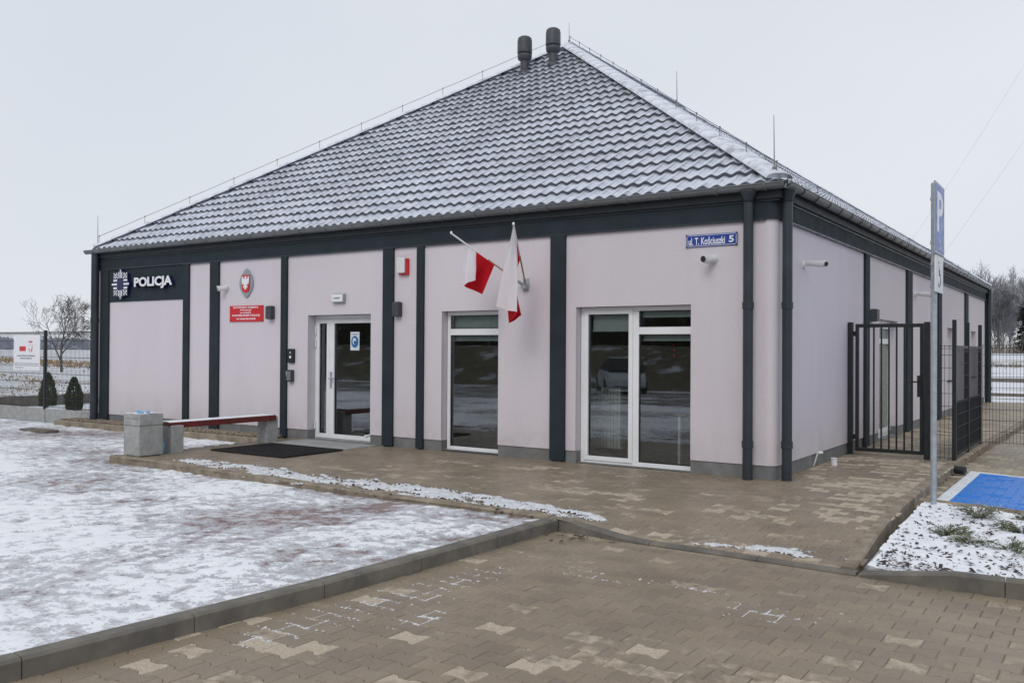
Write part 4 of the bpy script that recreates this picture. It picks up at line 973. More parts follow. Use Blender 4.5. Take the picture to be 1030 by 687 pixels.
# ================================================================== GATE AND FENCES (right)
gt = thing('garden_gate', 'black barred steel gate beside the side wall', 'gate', (.6, 3.75, 0))
GY = 3.75
obj('post', MB().box(.005, .085, GY, GY + .08, -.02, 2.18), m_black, gt, bevel=.006); obj('post', MB().box(1.185, 1.275, GY - .1, GY - .01, -.02, 2.17), m_black, gt, bevel=.006)
fr = MB(); gx0, gx1 = .125, 1.165; fr.box(gx0, gx0 + .055, GY, GY + .05, .06, 2.15); fr.box(gx1 - .055, gx1, GY, GY + .05, .06, 2.15); fr.box(gx0 + .055, gx1 - .055, GY, GY + .05, .06, .12); fr.box(gx0 + .055, gx1 - .055, GY, GY + .05, 2.09, 2.15); obj('frame', fr, m_black, gt, bevel=.004)
for k in range(7): x = gx0 + .055 + (gx1 - gx0 - .11) * (k + 1) / 8; obj('bar', MB().box(x - .0125, x + .0125, GY + .012, GY + .037, .12, 2.09), m_black, gt)
lk = MB(); lk.box(1.075, 1.135, GY - .03, GY - .001, .98, 1.32); lk.cyl((1.10, GY - .03, 1.22), (1.10, GY - .08, 1.22), .011, n=8); lk.cyl((1.11, GY - .08, 1.22), (.95, GY - .08, 1.22), .012, n=8); obj('handle', lk, m_black, gt)
for z in (.25, 1.95): obj('hinge', MB().cyl((.105, GY + .03, z), (.105, GY + .03, z + .08), .018, n=10).box(.085, .125, GY + .022, GY + .038, z + .03, z + .05), m_black, gt)
def wire_panel(p0, p1, z0, z1, dx=.055, r=.0028, zs=None):
    mb = MB(); p0 = Vector(p0); p1 = Vector(p1); d = p1 - p0; Ln = d.length; n = int(Ln / dx)
    for k in range(n + 1): q = p0 + d * (k / n); mb.cyl((q.x, q.y, z0), (q.x, q.y, z1), r, n=4, cap=False, smooth=False)
    z = z0 + .03; k = 0
    hs = []
    while z < z1 - .01: hs.append(z); z += .2
    for z in hs + [z1 - .02, z1 - .06]: mb.cyl((p0.x, p0.y, z), (p1.x, p1.y, z), r * 1.25, n=4, cap=False, smooth=False)
    return mb
fn = thing('mesh_fence', 'short dark wire mesh panel filling the gap right of the gate', 'fence', (1.45, 3.7, 0))
obj('mesh_panel', wire_panel((1.29, 3.70), (1.60, 3.71), .02, 1.81, .052, .0032), m_black, fn)
fn = thing('screen_gate', 'double leaf steel gate with grey screened panels and three posts', 'gate', (1.62, 5.2, 0))
for y in (3.70, 5.18, 6.85): obj('post', MB().box(1.585, 1.645, y - .03, y + .03, -.05, 2.20), m_black, fn, bevel=.006)
for (a, b) in ((3.75, 5.13), (5.23, 6.80)):
    fr = MB(); zt = 1.80
    fr.box(1.60, 1.635, a, a + .04, .05, zt); fr.box(1.60, 1.635, b - .04, b, .05, zt); fr.box(1.60, 1.635, a + .04, b - .04, .05, .09); fr.box(1.60, 1.635, a + .04, b - .04, zt - .04, zt); fr.box(1.60, 1.635, a + .04, b - .04, .88, .92); lf = obj('leaf_frame', fr, m_black, fn)
    obj('mesh_panel', wire_panel((1.64, a + .04), (1.64, b - .04), .09, zt - .04, .05, .0024), m_black, lf)
    # lower half backed by a fine screen
    sm = MB()
    for k in range(int((b - a - .08) / .022)): yy = a + .045 + k * .022; sm.box(1.612, 1.618, yy, yy + .0115, .09, .88)
    obj('screen', sm, m_screen, lf)
fn = thing('mesh_fence', 'long wire mesh fence crossing the path end to the parking', 'fence', (3.5, 6.85, 0))
obj('mesh_panel', wire_panel((1.66, 6.85), (4.14, 6.80), .02, 1.84, .055, .0032), m_black, fn); obj('mesh_panel', wire_panel((4.21, 6.80), (6.7, 6.75), .02, 1.84, .055, .0032), m_black, fn); obj('post', MB().box(4.145, 4.205, 6.77, 6.83, -.15, 1.95), m_black, fn)
# parking sign on its galvanised pole
ps = thing('parking_sign', 'tall galvanised pole with narrow blue parking sign above white disabled plate', 'sign', (1.972, -.50, -.09))
obj('pole', MB().cyl((1.972, -.50, -.12), (1.972, -.50, 3.62), .0345, n=20).lathe((1.972, -.5, 3.62), [(.0345, 0), (.03, .012), (.0, .016)], 20), m_galv, ps)
pb = obj('sign_panel', MB().box(2.022, 2.040, -.86, -.235, 2.80, 3.60), m_silver, ps, bevel=.003)
obj('blue_face', MB().box(2.0405, 2.0425, -.835, -.26, 2.825, 3.575), m_pblue, pb)
tx = MB(); put_text(tx, 'P', -.745, -.36, 3.05, 3.50, 2.0428, .001, 'B', .02)
def wheel_sym(mb, cy, cz, s, x):
    mp_ = lambda a, b, t: (x + t, a, b)
    ring = []
    for k in range(20):
        a0 = R(-150) + R(230) * k / 19; ring.append(a0)
    for a0, a1 in zip(ring, ring[1:]):
        mb.prism([(cy + s * .30 * math.cos(a0), cz + s * .30 * math.sin(a0)), (cy + s * .30 * math.cos(a1), cz + s * .30 * math.sin(a1)), (cy + s * .23 * math.cos(a1), cz + s * .23 * math.sin(a1)), (cy + s * .23 * math.cos(a0), cz + s * .23 * math.sin(a0))], mp_, 0, .001)
    mb.prism([(cy + s * (-.08 + .07 * math.cos(a)), cz + s * (.62 + .07 * math.sin(a))) for a in [2 * math.pi * k / 12 for k in range(12)]], mp_, 0, .001)
    for q in ([(-.11, .52), (-.04, .52), (.02, .14), (-.07, .14)], [(-.05, .19), (.27, .19), (.27, .12), (-.05, .12)], [(-.05, .36), (.2, .36), (.2, .30), (-.05, .30)], [(.20, .14), (.27, .17), (.42, -.16), (.35, -.18)]):
        mb.prism([(cy + s * a, cz + s * b) for a, b in q], mp_, 0, .001)
wheel_sym(tx, -.55, 2.905, .16, 2.0428); obj('symbol', tx, m_letter, pb)
wp = obj('lower_plate', MB().box(2.022, 2.036, -.80, -.285, 2.37, 2.785), m_whitem, ps, bevel=.003)
tx = MB(); wheel_sym(tx, -.56, 2.52, .30, 2.0363); obj('symbol', tx, m_greyplastic, wp)
cl = MB()
for z in (2.45, 2.70, 2.95, 3.45): cl.cyl((1.972, -.5, z - .018), (1.972, -.5, z + .018), .042, n=16).box(1.985, 2.0215, -.56, -.44, z - .016, z + .016)
obj('clamp', cl, m_galv, ps)
tag(obj('drain_spout', MB().cyl((1.72, 3.02, -.045), (1.86, 2.98, -.05), .06, .055, n=14), m_black), 'black drain pipe end poking from the path kerb', 'pipe')
# creeping junipers in the bed
def juniper(label, x, y, z, r, hgt, seed):
    t = thing('juniper_shrub', label, 'shrub', (x, y, z), 'low junipers in the snowy bed'); rng = random.Random(seed); st_ = MB(); fo = MB()
    for k in range(26):
        a = rng.uniform(0, 6.28); l = r * rng.uniform(.5, 1.1); h_ = hgt * rng.uniform(.4, 1.15); pts = [Vector((x, y, z)), Vector((x + math.cos(a) * l * .4, y + math.sin(a) * l * .4, z + h_ * .65)), Vector((x + math.cos(a) * l, y + math.sin(a) * l, z + h_ * .8))]
        st_.tube(pts, [.006, .004, .002], 4)
        for q in range(44):
            f_ = rng.uniform(.25, 1.05); p_ = pts[0].lerp(pts[1], min(1, f_ / .5)) if f_ < .5 else pts[1].lerp(pts[2], (f_ - .5) / .5); p_ = p_ + Vector((rng.gauss(0, .018), rng.gauss(0, .018), rng.gauss(0, .012)))
            d = Vector((math.cos(a) + rng.gauss(0, .7), math.sin(a) + rng.gauss(0, .7), rng.uniform(-.1, .9))).normalized(); s_ = rng.uniform(.016, .034); e = d.cross(Vector((rng.gauss(0, 1), rng.gauss(0, 1), 1))).normalized() * s_ * .2
            fo.add([p_ - e, p_ + e, p_ + d * s_], [(0, 1, 2)])
    obj('stems', st_, m_bark, t); obj('foliage', fo, m_juniper, t)
juniper('largest green juniper nearest the bed\'s back kerb', 2.52, -1.25, -.06, .28, .17, 1); juniper('small juniper in the middle of the snowy bed', 2.40, -2.30, -.06, .22, .10, 2)
juniper('juniper deep under snow by the right frame edge, nearer the back', 2.95, -1.75, -.06, .30, .13, 3); juniper('low snowy juniper at the right frame edge, nearer the front kerb', 2.95, -2.75, -.06, .26, .10, 4); juniper('small green juniper sprig beside the bed\'s back kerb at right', 2.98, -1.05, -.06, .16, .09, 5); juniper('flat juniper just front of the middle one', 2.62, -2.62, -.06, .2, .08, 6)

# ================================================================== LEFT FENCE, SHRUBS
fl = thing('mesh_fence', 'wire mesh fence on a concrete board left of the building', 'fence', (-18, .1, 0))
bd = MB()
for (a, b) in ((-25.9, -24.02), (-23.98, -22.52), (-22.48, -20.53), (-20.47, -18.06), (-17.97, -15.72)): bd.box(a, b, .08, .125, -.12, .185)
for x in (-24, -22.5, -20.5, -18.015): bd.box(x - .06, x + .06, .05, .155, -.14, .16)
obj('base_board', bd, m_concrete, fl, bevel=.006)
for x in (-24, -22.5, -20.5, -18.015, -16.0): obj('post', MB().box(x - .03, x + .03, .07, .13, .13, 2.09), m_black, fl)
for (a, b) in ((-23.95, -22.55), (-22.45, -20.55), (-20.45, -18.06), (-17.97, -16.04)): obj('mesh_panel', wire_panel((a, .075), (b, .075), .20, 2.06, .055, .005), m_black, fl)
for z in (.4, 1.2, 1.9):
    for x in (-22.5, -20.5, -18.015, -16.0): obj('clamp', MB().box(x - .045, x + .045, .06, .075, z, z + .04), m_black, fl)
nb = thing('notice_board', 'white information board with flag and red eagle shield on the fence', 'sign', (-18.8, .06, 1.1))
obj('board', MB().box(-19.42, -18.185, .052, .066, 1.10, 1.975), m_letter, nb, bevel=.003)
fx = MB(); fx.box(-19.14, -18.84, .0485, .0517, 1.575, 1.695); fo_ = obj('flag_red', fx, m_red, nb)
cr = MB(); cr.prism([(-18.70, 1.72), (-18.53, 1.72), (-18.53, 1.62), (-18.55, 1.575), (-18.615, 1.55), (-18.68, 1.575), (-18.70, 1.62)], mapA(.0517), 0, .003); cr.box(-18.70, -18.53, .0485, .0517, 1.79, 1.825); obj('shield', cr, m_red, nb)
e2 = [(-18.615 + (a - -10.48) * .68, 1.645 + (b - 2.965) * .72 + .005) for a, b in ep]; obj('eagle', MB().prism(e2, mapA(.0484), 0, .002), m_letter, nb)
tx = MB()
for (s_, x0, x1, z0, z1) in (('DOFINANSOWANO ZE ŚRODKÓW', -19.25, -18.40, 1.445, 1.485), ('BUDŻETU PAŃSTWA', -19.1, -18.55, 1.38, 1.42)): put_text(tx, s_, x0, x1, z0, z1, .0505, .001, 'A', .02)
for z in (1.262, 1.215): tx.box(-19.38, -18.23, .0500, .0517, z, z + .012)
put_text(tx, 'Posterunek Policji', -19.33, -18.95, 1.145, 1.178, .0505, .001, 'A', .0); obj('writing', tx, m_greyplastic, nb)
def thuja(label, x, y, z, h, r, seed):
    t = thing('thuja_shrub', label, 'shrub', (x, y, z), 'young conical thujas behind the fence'); rng = random.Random(seed)
    obj('stem', MB().cyl((x, y, z - .02), (x, y, z + h * .8), .025, .006, n=8), m_bark, t); fo = MB()
    for k in range(5200):
        f_ = rng.random() ** 1.25; rr = r * (1 - f_ ** 1.7) ** .75 * (.72 + .28 * math.sin(f_ * 3.1)) * (.86 + .28 * float(vnoise(f_ * 7, rng.random() * 0 + 3, seed))) + .01; a = rng.uniform(0, 6.28)
        rr *= .9 + .2 * float(vnoise(a * 2.4, f_ * 9, seed)); q = rr * (1 - .5 * rng.random() ** 2.2); p_ = Vector((x + q * math.cos(a), y + q * math.sin(a), z + .03 + f_ * h)); d = Vector((math.cos(a) * .8, math.sin(a) * .8, rng.uniform(.3, 1.3))).normalized(); s_ = rng.uniform(.025, .055)
        e = d.cross(Vector((rng.gauss(0, 1), rng.gauss(0, 1), rng.gauss(0, 1)))).normalized() * s_ * .28; fo.add([p_ - e, p_ + e, p_ + d * s_ + e * .3, p_ + d * s_ - e * .3], [(0, 1, 2, 3)])
    obj('foliage', fo, m_thuja, t)
thuja('conical green thuja standing clear between fence post and building', -19.74, 1.83, -.06, .88, .25, 3); thuja('conical green thuja half hidden by the fence post', -22.0, 2.35, -.06, .95, .27, 4)
b = MB(); b.box(-24.35, -24.27, 1.2, 9.5, -.16, .16); tag(obj('garden_board', b, m_kerb), 'grey concrete garden board behind the two thujas', 'garden board')

# ================================================================== FAR THINGS
def bare_tree(seed, H, spread, lean=0, levels=4, r0=None, upright=.6, nkids=(7, 6, 5, 4), tw=.004, first=.2):
    rng = random.Random(seed); tr = MB(); cr = MB(); r0 = r0 or H * .016
    def grow(p, d, Ln, r, lv):
        n = 4 if lv < 2 else 3; pts = [p]; rs = [r]; dd = d.copy()
        for k in range(n):
            dd = (dd + Vector((rng.gauss(0, .13), rng.gauss(0, .13), rng.gauss(.05 * upright, .10)))).normalized(); pts.append(pts[-1] + dd * (Ln / n)); rs.append(max(tw, r * (1 - .75 * (k + 1) / n)))
        (tr if lv < 2 else cr).tube(pts, rs, 6 if lv == 0 else 4 if lv == 1 else 3)
        if lv >= levels: return
        for k in range(nkids[lv]):
            f_ = (first if lv == 0 else .25) + (1 - (first if lv == 0 else .25)) * (k + rng.uniform(.2, .9)) / nkids[lv]; i_ = min(n - 1, int(f_ * n)); q = pts[i_].lerp(pts[i_ + 1], f_ * n - i_); ax = (pts[i_ + 1] - pts[i_]).normalized()
            a = rng.uniform(0, 6.28); s_ = ax.cross(Vector((math.cos(a), math.sin(a), .3))).normalized(); sp = rng.uniform(.55, 1.05) * spread; nd = (ax * 1. + s_ * sp + Vector((0, 0, upright * .3))).normalized()
            grow(q, nd, Ln * rng.uniform(.42, .68) * (1.15 - .45 * f_ if lv == 0 else 1), max(tw, rs[i_] * .6), lv + 1)
    grow(Vector((0, 0, 0)), Vector((lean, 0, 1)).normalized(), H * .74, r0, 0); return tr, cr
t = thing('bare_tree', 'lone leafless spreading tree in the snowy field', 'tree', (0, 0, 0))
a, b = bare_tree(12, 5.2, 1.15, .03, 4, .10, .40, (10, 6, 5, 4), .008, .16); mlt = M('pale_bark', (.13, .115, .105), .9, .3, 2); obj('trunk', a, mlt, t); obj('crown', b, mlt, t); t.location = (-59.6, 23.9, -.2); t.scale = (1.12, 1.12, 1.12)
protos = []
for k in range(4):
    t = thing('frosted_tree', 'x', 'tree', (0, 0, 0), 'frosted bare trees of the wood behind the bank'); a, b = bare_tree(40 + k, 13.5, .75, .02 * k, 4, .17, .9, (10, 7, 6, 4), .022, .22); obj('trunk', a, m_frost2, t); obj('crown', b, m_frost, t); protos.append(t)
rng = random.Random(77); used = 0
def bank_z(x, y):
    return -.2 + 1.75 * float(sstep(96, 132, y))
frost_spots = []
for k in range(44): frost_spots.append((rng.uniform(-27, 3), rng.uniform(131, 175)))
for k in range(22): frost_spots.append((rng.uniform(3, 30), rng.uniform(133, 170)))
for k, (x, y) in enumerate(sorted(frost_spots, key=lambda q: q[1])):
    o = protos[k] if k < 4 else copy_tree(protos[k % 4]); o.location = (x, y, bank_z(x, y)); o.rotation_euler.z = rng.uniform(0, 6.28); s_ = rng.uniform(.52, .80); o.scale = (s_, s_, s_); o['label'] = 'leafless frosted grey tree in the wood right of the building'
def conifer(h, seed):
    rng = random.Random(seed); tr = MB().cyl((0, 0, 0), (0, 0, h * .97), .11, .01, n=8); fo = MB()
    for k in range(30):
        f_ = .06 + .93 * k / 29; z = h * f_; L_ = (1 - f_) ** .85 * h * .27 + .08
        for q in range(13):
            a = rng.uniform(0, 6.28); l = L_ * rng.uniform(.65, 1.1); p0_ = Vector((0, 0, z)); p1_ = Vector((math.cos(a) * l, math.sin(a) * l, z - l * rng.uniform(.1, .42)))
            for e in range(9):
                c = p0_.lerp(p1_, (e + rng.random()) / 9.); w_ = .10 + .13 * (1 - e / 9); d = (p1_ - p0_).normalized(); s_ = d.cross(Vector((0, 0, 1))).normalized(); s_ = (s_ + Vector((0, 0, rng.uniform(-.8, .4)))) * w_
                fo.add([c - s_, c + d * w_ * 1.3, c + s_, c - d * .05], [(0, 1, 2, 3)])
    return tr, fo
t = thing('spruce_tree', 'dark green conifer before the frosted wood at right', 'tree', (0, 0, 0)); a, b = conifer(8.2, 3); obj('trunk', a, m_bark, t); obj('crown', b, m_hedge, t); t.location = (-6.9, 131, 1.3)
# snow bank on the right, brush at its foot
xs_ = np.linspace(-90, 120, 90); ys_ = np.concatenate([np.linspace(60, 96, 10), np.linspace(98, 140, 34), np.linspace(150, 320, 8)]); X, Y = np.meshgrid(xs_, ys_)
Z = -.2 + 1.75 * sstep(96, 132, Y) + .25 * (fbm(X * .12, Y * .12, 5, 4) - .5) * sstep(90, 110, Y); Z[0] = -.3
mb = MB().grid(np.stack([X, Y, Z], -1)); struct('snow_bank', mb, m_ground)
mb = MB(); rng = random.Random(8)
for k in range(5200):
    x = rng.uniform(-34, 40); y = rng.uniform(126, 150); h_ = rng.uniform(.8, 4.2); p_ = Vector((x, y, bank_z(x, y) - .1)); d = Vector((rng.gauss(0, .35), rng.gauss(0, .3), 1)) * h_; mb.add([p_ + Vector((-.022, 0, 0)), p_ + Vector((.022, 0, 0)), p_ + d], [(0, 1, 2)])
o = struct('undergrowth', mb, m_brush, 'stuff'); o['label'] = 'brown dry brushwood at the foot of the wood'
mb = MB(); rng = random.Random(18)
for k in range(2600):
    x = rng.uniform(-30, 30); y = 101 + 4 * float(vnoise(x * .1, 0, 5)) + rng.gauss(0, 1.2); p_ = Vector((x, y, bank_z(x, y))); h_ = rng.uniform(.1, .5); d = Vector((rng.gauss(0, .5), rng.gauss(0, .5), 1)) * h_; mb.add([p_ + Vector((-.05, 0, 0)), p_ + Vector((.05, 0, 0)), p_ + d], [(0, 1, 2)])
o = struct('dry_grass', mb, m_brush, 'stuff'); o['label'] = 'tuft line of dry brown grass below the bank'
mb = MB().box(-30, 40, 52, 52.5, -.2, .06).box(-30, 40, 53, 55, -.19, -.15); struct('far_kerb', mb, m_kerb); mb = MB().box(-20, 30, 31.6, 31.8, -.2, -.05); struct('snowy_kerb', mb, m_kerb)
# dry grass tufts in the left field
mb = MB(); rng = random.Random(28)
bands = [(-48, 15, 8, .8, 160, .15), (-95, 42, 18, 2.2, 900, .40), (-34, 6.5, 5, 1.2, 220, .12)]
for (cx, cy, sx_, sy_, n_, hh) in bands:
    for k in range(n_):
        x = rng.gauss(cx, sx_); y = cy + (x - cx) * -.35 + rng.gauss(0, sy_)
        if x > -25 and y < 12: continue
        p_ = Vector((x, y, -.17)); d = Vector((rng.gauss(0, .5), rng.gauss(0, .5), 1)) * rng.uniform(.3, 1) * hh; w_ = .012 + .0004 * abs(x); mb.add([p_ + Vector((-w_, -w_, 0)), p_ + Vector((w_, w_, 0)), p_ + d], [(0, 1, 2)])
o = struct('field_grass', mb, M('straw_grass', (.32, .21, .115), .9, .4, 1), 'stuff'); o['label'] = 'straw coloured dry grass patches in the snowy field'
# hazy woodland on the left horizon
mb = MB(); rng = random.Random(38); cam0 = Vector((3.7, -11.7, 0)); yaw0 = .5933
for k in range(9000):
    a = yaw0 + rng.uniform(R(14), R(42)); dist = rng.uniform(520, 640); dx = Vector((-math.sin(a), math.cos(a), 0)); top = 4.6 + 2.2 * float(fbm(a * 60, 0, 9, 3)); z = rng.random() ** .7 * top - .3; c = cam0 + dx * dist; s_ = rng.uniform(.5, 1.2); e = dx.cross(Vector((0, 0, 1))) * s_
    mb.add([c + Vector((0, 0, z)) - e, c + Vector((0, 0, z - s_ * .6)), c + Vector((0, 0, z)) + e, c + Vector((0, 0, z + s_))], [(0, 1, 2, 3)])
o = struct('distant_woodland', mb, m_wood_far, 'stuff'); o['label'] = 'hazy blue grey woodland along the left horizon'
# overhead cables
def cable(label, p0, p1):
    p0 = Vector(p0); p1 = Vector(p1); pts = []
    for k in range(25): f_ = k / 24; q = p0.lerp(p1, f_); q.z -= 1.2 * 4 * f_ * (1 - f_); pts.append(q)
    tag(obj('overhead_cable', MB().tube(pts, .0045, 4), m_cable), label, 'cable', 'overhead cables at right')
cable('upper thin overhead cable crossing the sky at right', (9, 38, 31.5), (-14, 48, -2.2)); cable('lower faint overhead cable crossing the sky at right', (9, 38, 26.5), (-14, 48, -4.6))

# ================================================================== BEHIND THE CAMERA (seen only in the glass)
xs_ = np.linspace(-90, 40, 70); ys_ = np.linspace(-60, -24, 24); X, Y = np.meshgrid(xs_, ys_); Z = -.2 + 2.1 * sstep(-25, -33, Y) + .3 * (fbm(X * .3, Y * .3, 15, 3) - .5) * sstep(-24.5, -28, Y)
struct('grass_bank', MB().grid(np.stack([X, Y, Z], -1)), M('winter_grass', (.10, .085, .05), .9, .4, 1.5, grime=(.5, .55, .66, (.5, .53, .58))))
mb = MB(); rng = random.Random(64)
for k in range(9000):
    x = rng.uniform(-75, 10); y = rng.uniform(-52, -42); h_ = rng.uniform(2.0, 5.5) + 3.5 * float(fbm(x * .12, 0, 71, 3)); p_ = Vector((x, y, 1.2)); d = Vector((rng.gauss(0, .22), rng.gauss(0, .1), 1)) * h_; w_ = rng.uniform(.02, .055); mb.add([p_ + Vector((-w_, 0, 0)), p_ + Vector((w_, 0, 0)), p_ + d], [(0, 1, 2)])
    q = p_ + d * rng.uniform(.3, .75); e = Vector((rng.gauss(0, .6), rng.gauss(0, .2), rng.uniform(.3, .9))) * h_ * .3; mb.add([q + Vector((-w_ * .6, 0, 0)), q + Vector((w_ * .6, 0, 0)), q + e], [(0, 1, 2)])
o = struct('roadside_thicket', mb, M('thicket_twigs', (.075, .06, .042), .9, .5, .3), 'stuff'); o['label'] = 'dark brown roadside thicket mirrored in the windows'
rng = random.Random(99)
for k in range(15):
    o = copy_tree(protos[k % 4]); o.location = (-58 + k * 4.0 + rng.uniform(-1.5, 1.5), rng.uniform(-44, -35), 1.1); o.rotation_euler.z = rng.uniform(0, 6.28); s_ = rng.uniform(.6, .95); o.scale = (s_,) * 3; o['label'] = 'bare roadside tree mirrored in the window glass'; o['group'] = 'bare trees across the road'
sp = thing('spruce_tree', 'dark roadside conifer mirrored in the window glass', 'tree', (0, 0, 0), 'conifers across the road'); a, b = conifer(9, 5); obj('trunk', a, m_bark, sp); obj('crown', b, m_hedge, sp)
for k in range(4): o = sp if k == 0 else copy_tree(sp); o.location = (-50 + k * 12.4 + rng.uniform(-1.5, 1.5), rng.uniform(-40, -34), 1.0); o.rotation_euler.z = rng.uniform(0, 6); s_ = rng.uniform(.55, 1.); o.scale = (s_ * 1.3, s_ * 1.3, s_)
# parked car
car = thing('parked_car', 'silver parked hatchback mirrored in the large window', 'car', (0, 0, 0))
sec = [(-2.05, .35, .62, .70), (-2.0, .25, .85, .80), (-1.4, .22, .95, .86), (-.9, .22, .98, .87), (.9, .22, .95, .87), (1.55, .22, .92, .85), (2.05, .28, .78, .74), (2.12, .35, .6, .66)]
vs = []; fs = []
for (x, z0, z1, w_) in sec: vs += [(x, -w_, z0), (x, -w_ * 1.02, (z0 + z1) / 2), (x, -w_ * .92, z1), (x, w_ * .92, z1), (x, w_ * 1.02, (z0 + z1) / 2), (x, w_, z0)]
for k in range(len(sec) - 1):
    for q in range(6): fs.append((k * 6 + q, k * 6 + (q + 1) % 6, (k + 1) * 6 + (q + 1) % 6, (k + 1) * 6 + q))
fs += [tuple(range(5, -1, -1)), tuple((len(sec) - 1) * 6 + q for q in range(6))]
mcar = M('car_silver', (.55, .58, .62), .3, .05, metal=.2)
cb = MB(); cb.add(vs, fs, False); body = obj('body', cb, mcar, car, bevel=.03)
cab = MB(); pv = []
for (x0, x1, w_, z) in ((-1.15, 1.75, .80, .95), (-.55, 1.55, .72, 1.25), (-.2, 1.35, .62, 1.46)): pv += [(x0, -w_, z), (x1, -w_, z), (x1, w_, z), (x0, w_, z)]
cab.add(pv, [(k * 4 + q, k * 4 + (q + 1) % 4, (k + 1) * 4 + (q + 1) % 4, (k + 1) * 4 + q) for k in range(2) for q in range(4)]); obj('window', cab, m_black, car); obj('roof', MB().add([(-.25, -.62, 1.455), (1.4, -.62, 1.455), (1.4, .62, 1.455), (-.25, .62, 1.455), (-.1, -.55, 1.50), (1.25, -.55, 1.50), (1.25, .55, 1.5), (-.1, .55, 1.5)], [(4, 5, 6, 7), (0, 1, 5, 4), (1, 2, 6, 5), (2, 3, 7, 6), (3, 0, 4, 7)]) and None or MB().box(-.2, 1.35, -.6, .6, 1.462, 1.50), mcar, car, bevel=.02)
for x in (-1.3, 1.32):
    for y in (-.80, .80): wh = obj('wheel', MB().cyl((x, y - .1, .31), (x, y + .1, .31), .31, n=24), m_rubber, car); obj('rim', MB().cyl((x, y + (.101 if y > 0 else -.101), .31), (x, y + (.108 if y > 0 else -.108), .31), .2, n=20), m_silver, wh)
car.location = (-14.2, -23.0, -.13); car.rotation_euler.z = R(55)
# a few things standing in the rooms
tb = thing('side_table', 'small table with pale legs inside the large window', 'table', (-1.6, 1.0, 0)); obj('table_top', MB().box(-1.75, -.75, .75, 1.45, .72, .75), m_wood, tb)
for x in (-1.70, -.80):
    for y in (.80, 1.40): obj('leg', MB().box(x - .02, x + .02, y - .02, y + .02, .004, .72), m_whitem, tb)
cbt = thing('cupboard', 'olive wooden cupboard inside behind the large window', 'cupboard', (-2.3, 4.6, 0)); obj('carcass', MB().box(-2.9, -1.7, 4.3, 4.9, .004, 2.0), m_olive, cbt); obj('door', MB().box(-2.88, -2.32, 4.28, 4.299, .08, 1.96).box(-2.28, -1.72, 4.28, 4.299, .08, 1.96), m_wood, cbt)
rdt = thing('radiator', 'white ribbed radiator inside the left sash of the large window', 'radiator', (-2.75, .9, .1)); rb = MB()
for k in range(12): rb.box(-3.45 + k * .06, -3.40 + k * .06, .9, .98, .15, 1.1)
obj('rib', rb, m_whitem, rdt); obj('pipe', MB().cyl((-3.45, .94, .16), (-2.72, .94, .16), .02, n=8), m_whitem, rdt)

hl = thing('red_light_string', 'string of small red indicator lights hanging inside the large window', 'decoration', (-1.66, .5, 1.8))
obj('string', MB().cyl((-1.66, .5, .9), (-1.66, .5, 2.3), .006, n=6), m_black, hl)
for z in (1.62, 1.70, 1.78, 1.86): obj('light_bead', MB().lathe((-1.66, .5, z), [(.004, -.026), (.02, -.016), (.026, 0), (.02, .016), (.004, .026)], 12), m_red, hl)  # the string's red lights, modelled as plain red beads without emission
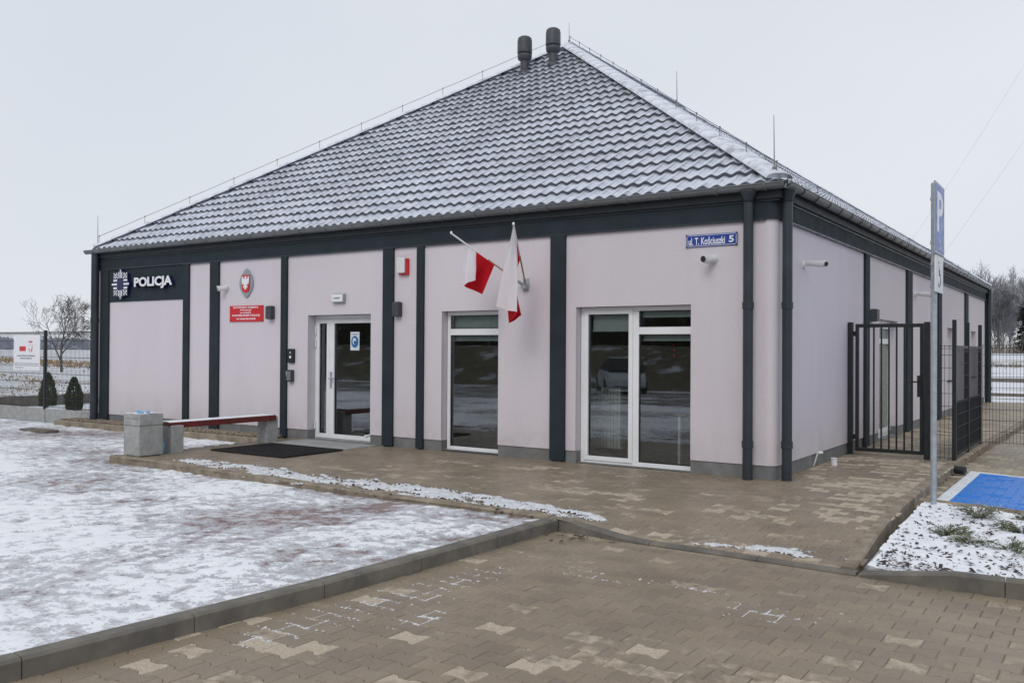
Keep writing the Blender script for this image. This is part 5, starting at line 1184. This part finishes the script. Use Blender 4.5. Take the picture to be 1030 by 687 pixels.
# ================================================================== LIGHT, WORLD, CAMERA
EL, AZ = R(40), R(168)          # overcast: high soft sun from the front (compass azimuth from +Y, clockwise)
W = bpy.data.worlds.new('World'); sc.world = W; W.use_nodes = True; nt = W.node_tree; nt.nodes.clear()
out = nt.nodes.new('ShaderNodeOutputWorld'); bg = nt.nodes.new('ShaderNodeBackground'); L(nt, bg.outputs[0], out.inputs[0])
sky = N(nt, 'ShaderNodeTexSky', sky_type='NISHITA'); sky.sun_disc = False; sky.sun_elevation = EL; sky.sun_rotation = AZ
hs = N(nt, 'ShaderNodeHueSaturation'); hs.inputs['Saturation'].default_value = .25; L(nt, sky.outputs[0], hs.inputs['Color'])
tc = N(nt, 'ShaderNodeTexCoord'); mp = N(nt, 'ShaderNodeMapping'); mp.inputs['Scale'].default_value = (1, 1, 2.2); L(nt, tc.outputs['Generated'], mp.inputs[0])
cn = N(nt, 'ShaderNodeTexNoise'); cn.inputs['Scale'].default_value = 1.3; cn.inputs['Detail'].default_value = 3; cn.inputs['Roughness'].default_value = .45; L(nt, mp.outputs[0], cn.inputs['Vector'])
cl_ = ramp(nt, cn.outputs['Fac'], [(.3, (.69, .74, .81)), (.7, (.79, .825, .88))])
sc10 = mix(nt, 1.0, cl_, (10, 10, 10), 'MULTIPLY')
L(nt, mix(nt, .94, hs.outputs[0], sc10), bg.inputs[0]); bg.inputs[1].default_value = .1
su = bpy.data.lights.new('sun', 'SUN'); su.energy = 1.0; su.angle = R(28); su.color = (1, .96, .9); so_ = bpy.data.objects.new('sun', su); col.objects.link(so_)
dirv = Vector((math.sin(AZ) * math.cos(EL), math.cos(AZ) * math.cos(EL), math.sin(EL))); so_.rotation_euler = dirv.to_track_quat('Z', 'Y').to_euler(); so_.location = (0, -20, 20)
cam = bpy.data.cameras.new('camera'); co = bpy.data.objects.new('camera', cam); col.objects.link(co); sc.camera = co
cam.sensor_width = 36; cam.lens = 901.85 / 1030 * 36; cam.clip_start = .1; cam.clip_end = 5000
yaw, pit, rol = .5933, .0085, .0062
fw = Vector((-math.sin(yaw) * math.cos(pit), math.cos(yaw) * math.cos(pit), math.sin(pit))); rr_ = Vector((math.cos(yaw), math.sin(yaw), 0)); uu = rr_.cross(fw)
r2 = rr_ * math.cos(rol) + uu * math.sin(rol); u2 = -rr_ * math.sin(rol) + uu * math.cos(rol)
m4 = Matrix((r2, u2, -fw)).transposed().to_4x4(); m4.translation = (3.7053, -11.7041, 1.7); co.matrix_world = m4
sc.view_settings.view_transform = 'Standard'; sc.view_settings.look = 'None'; sc.view_settings.exposure = 0
sc.cycles.max_bounces = 8; sc.cycles.transparent_max_bounces = 12; sc.cycles.caustics_reflective = False; sc.cycles.caustics_refractive = False
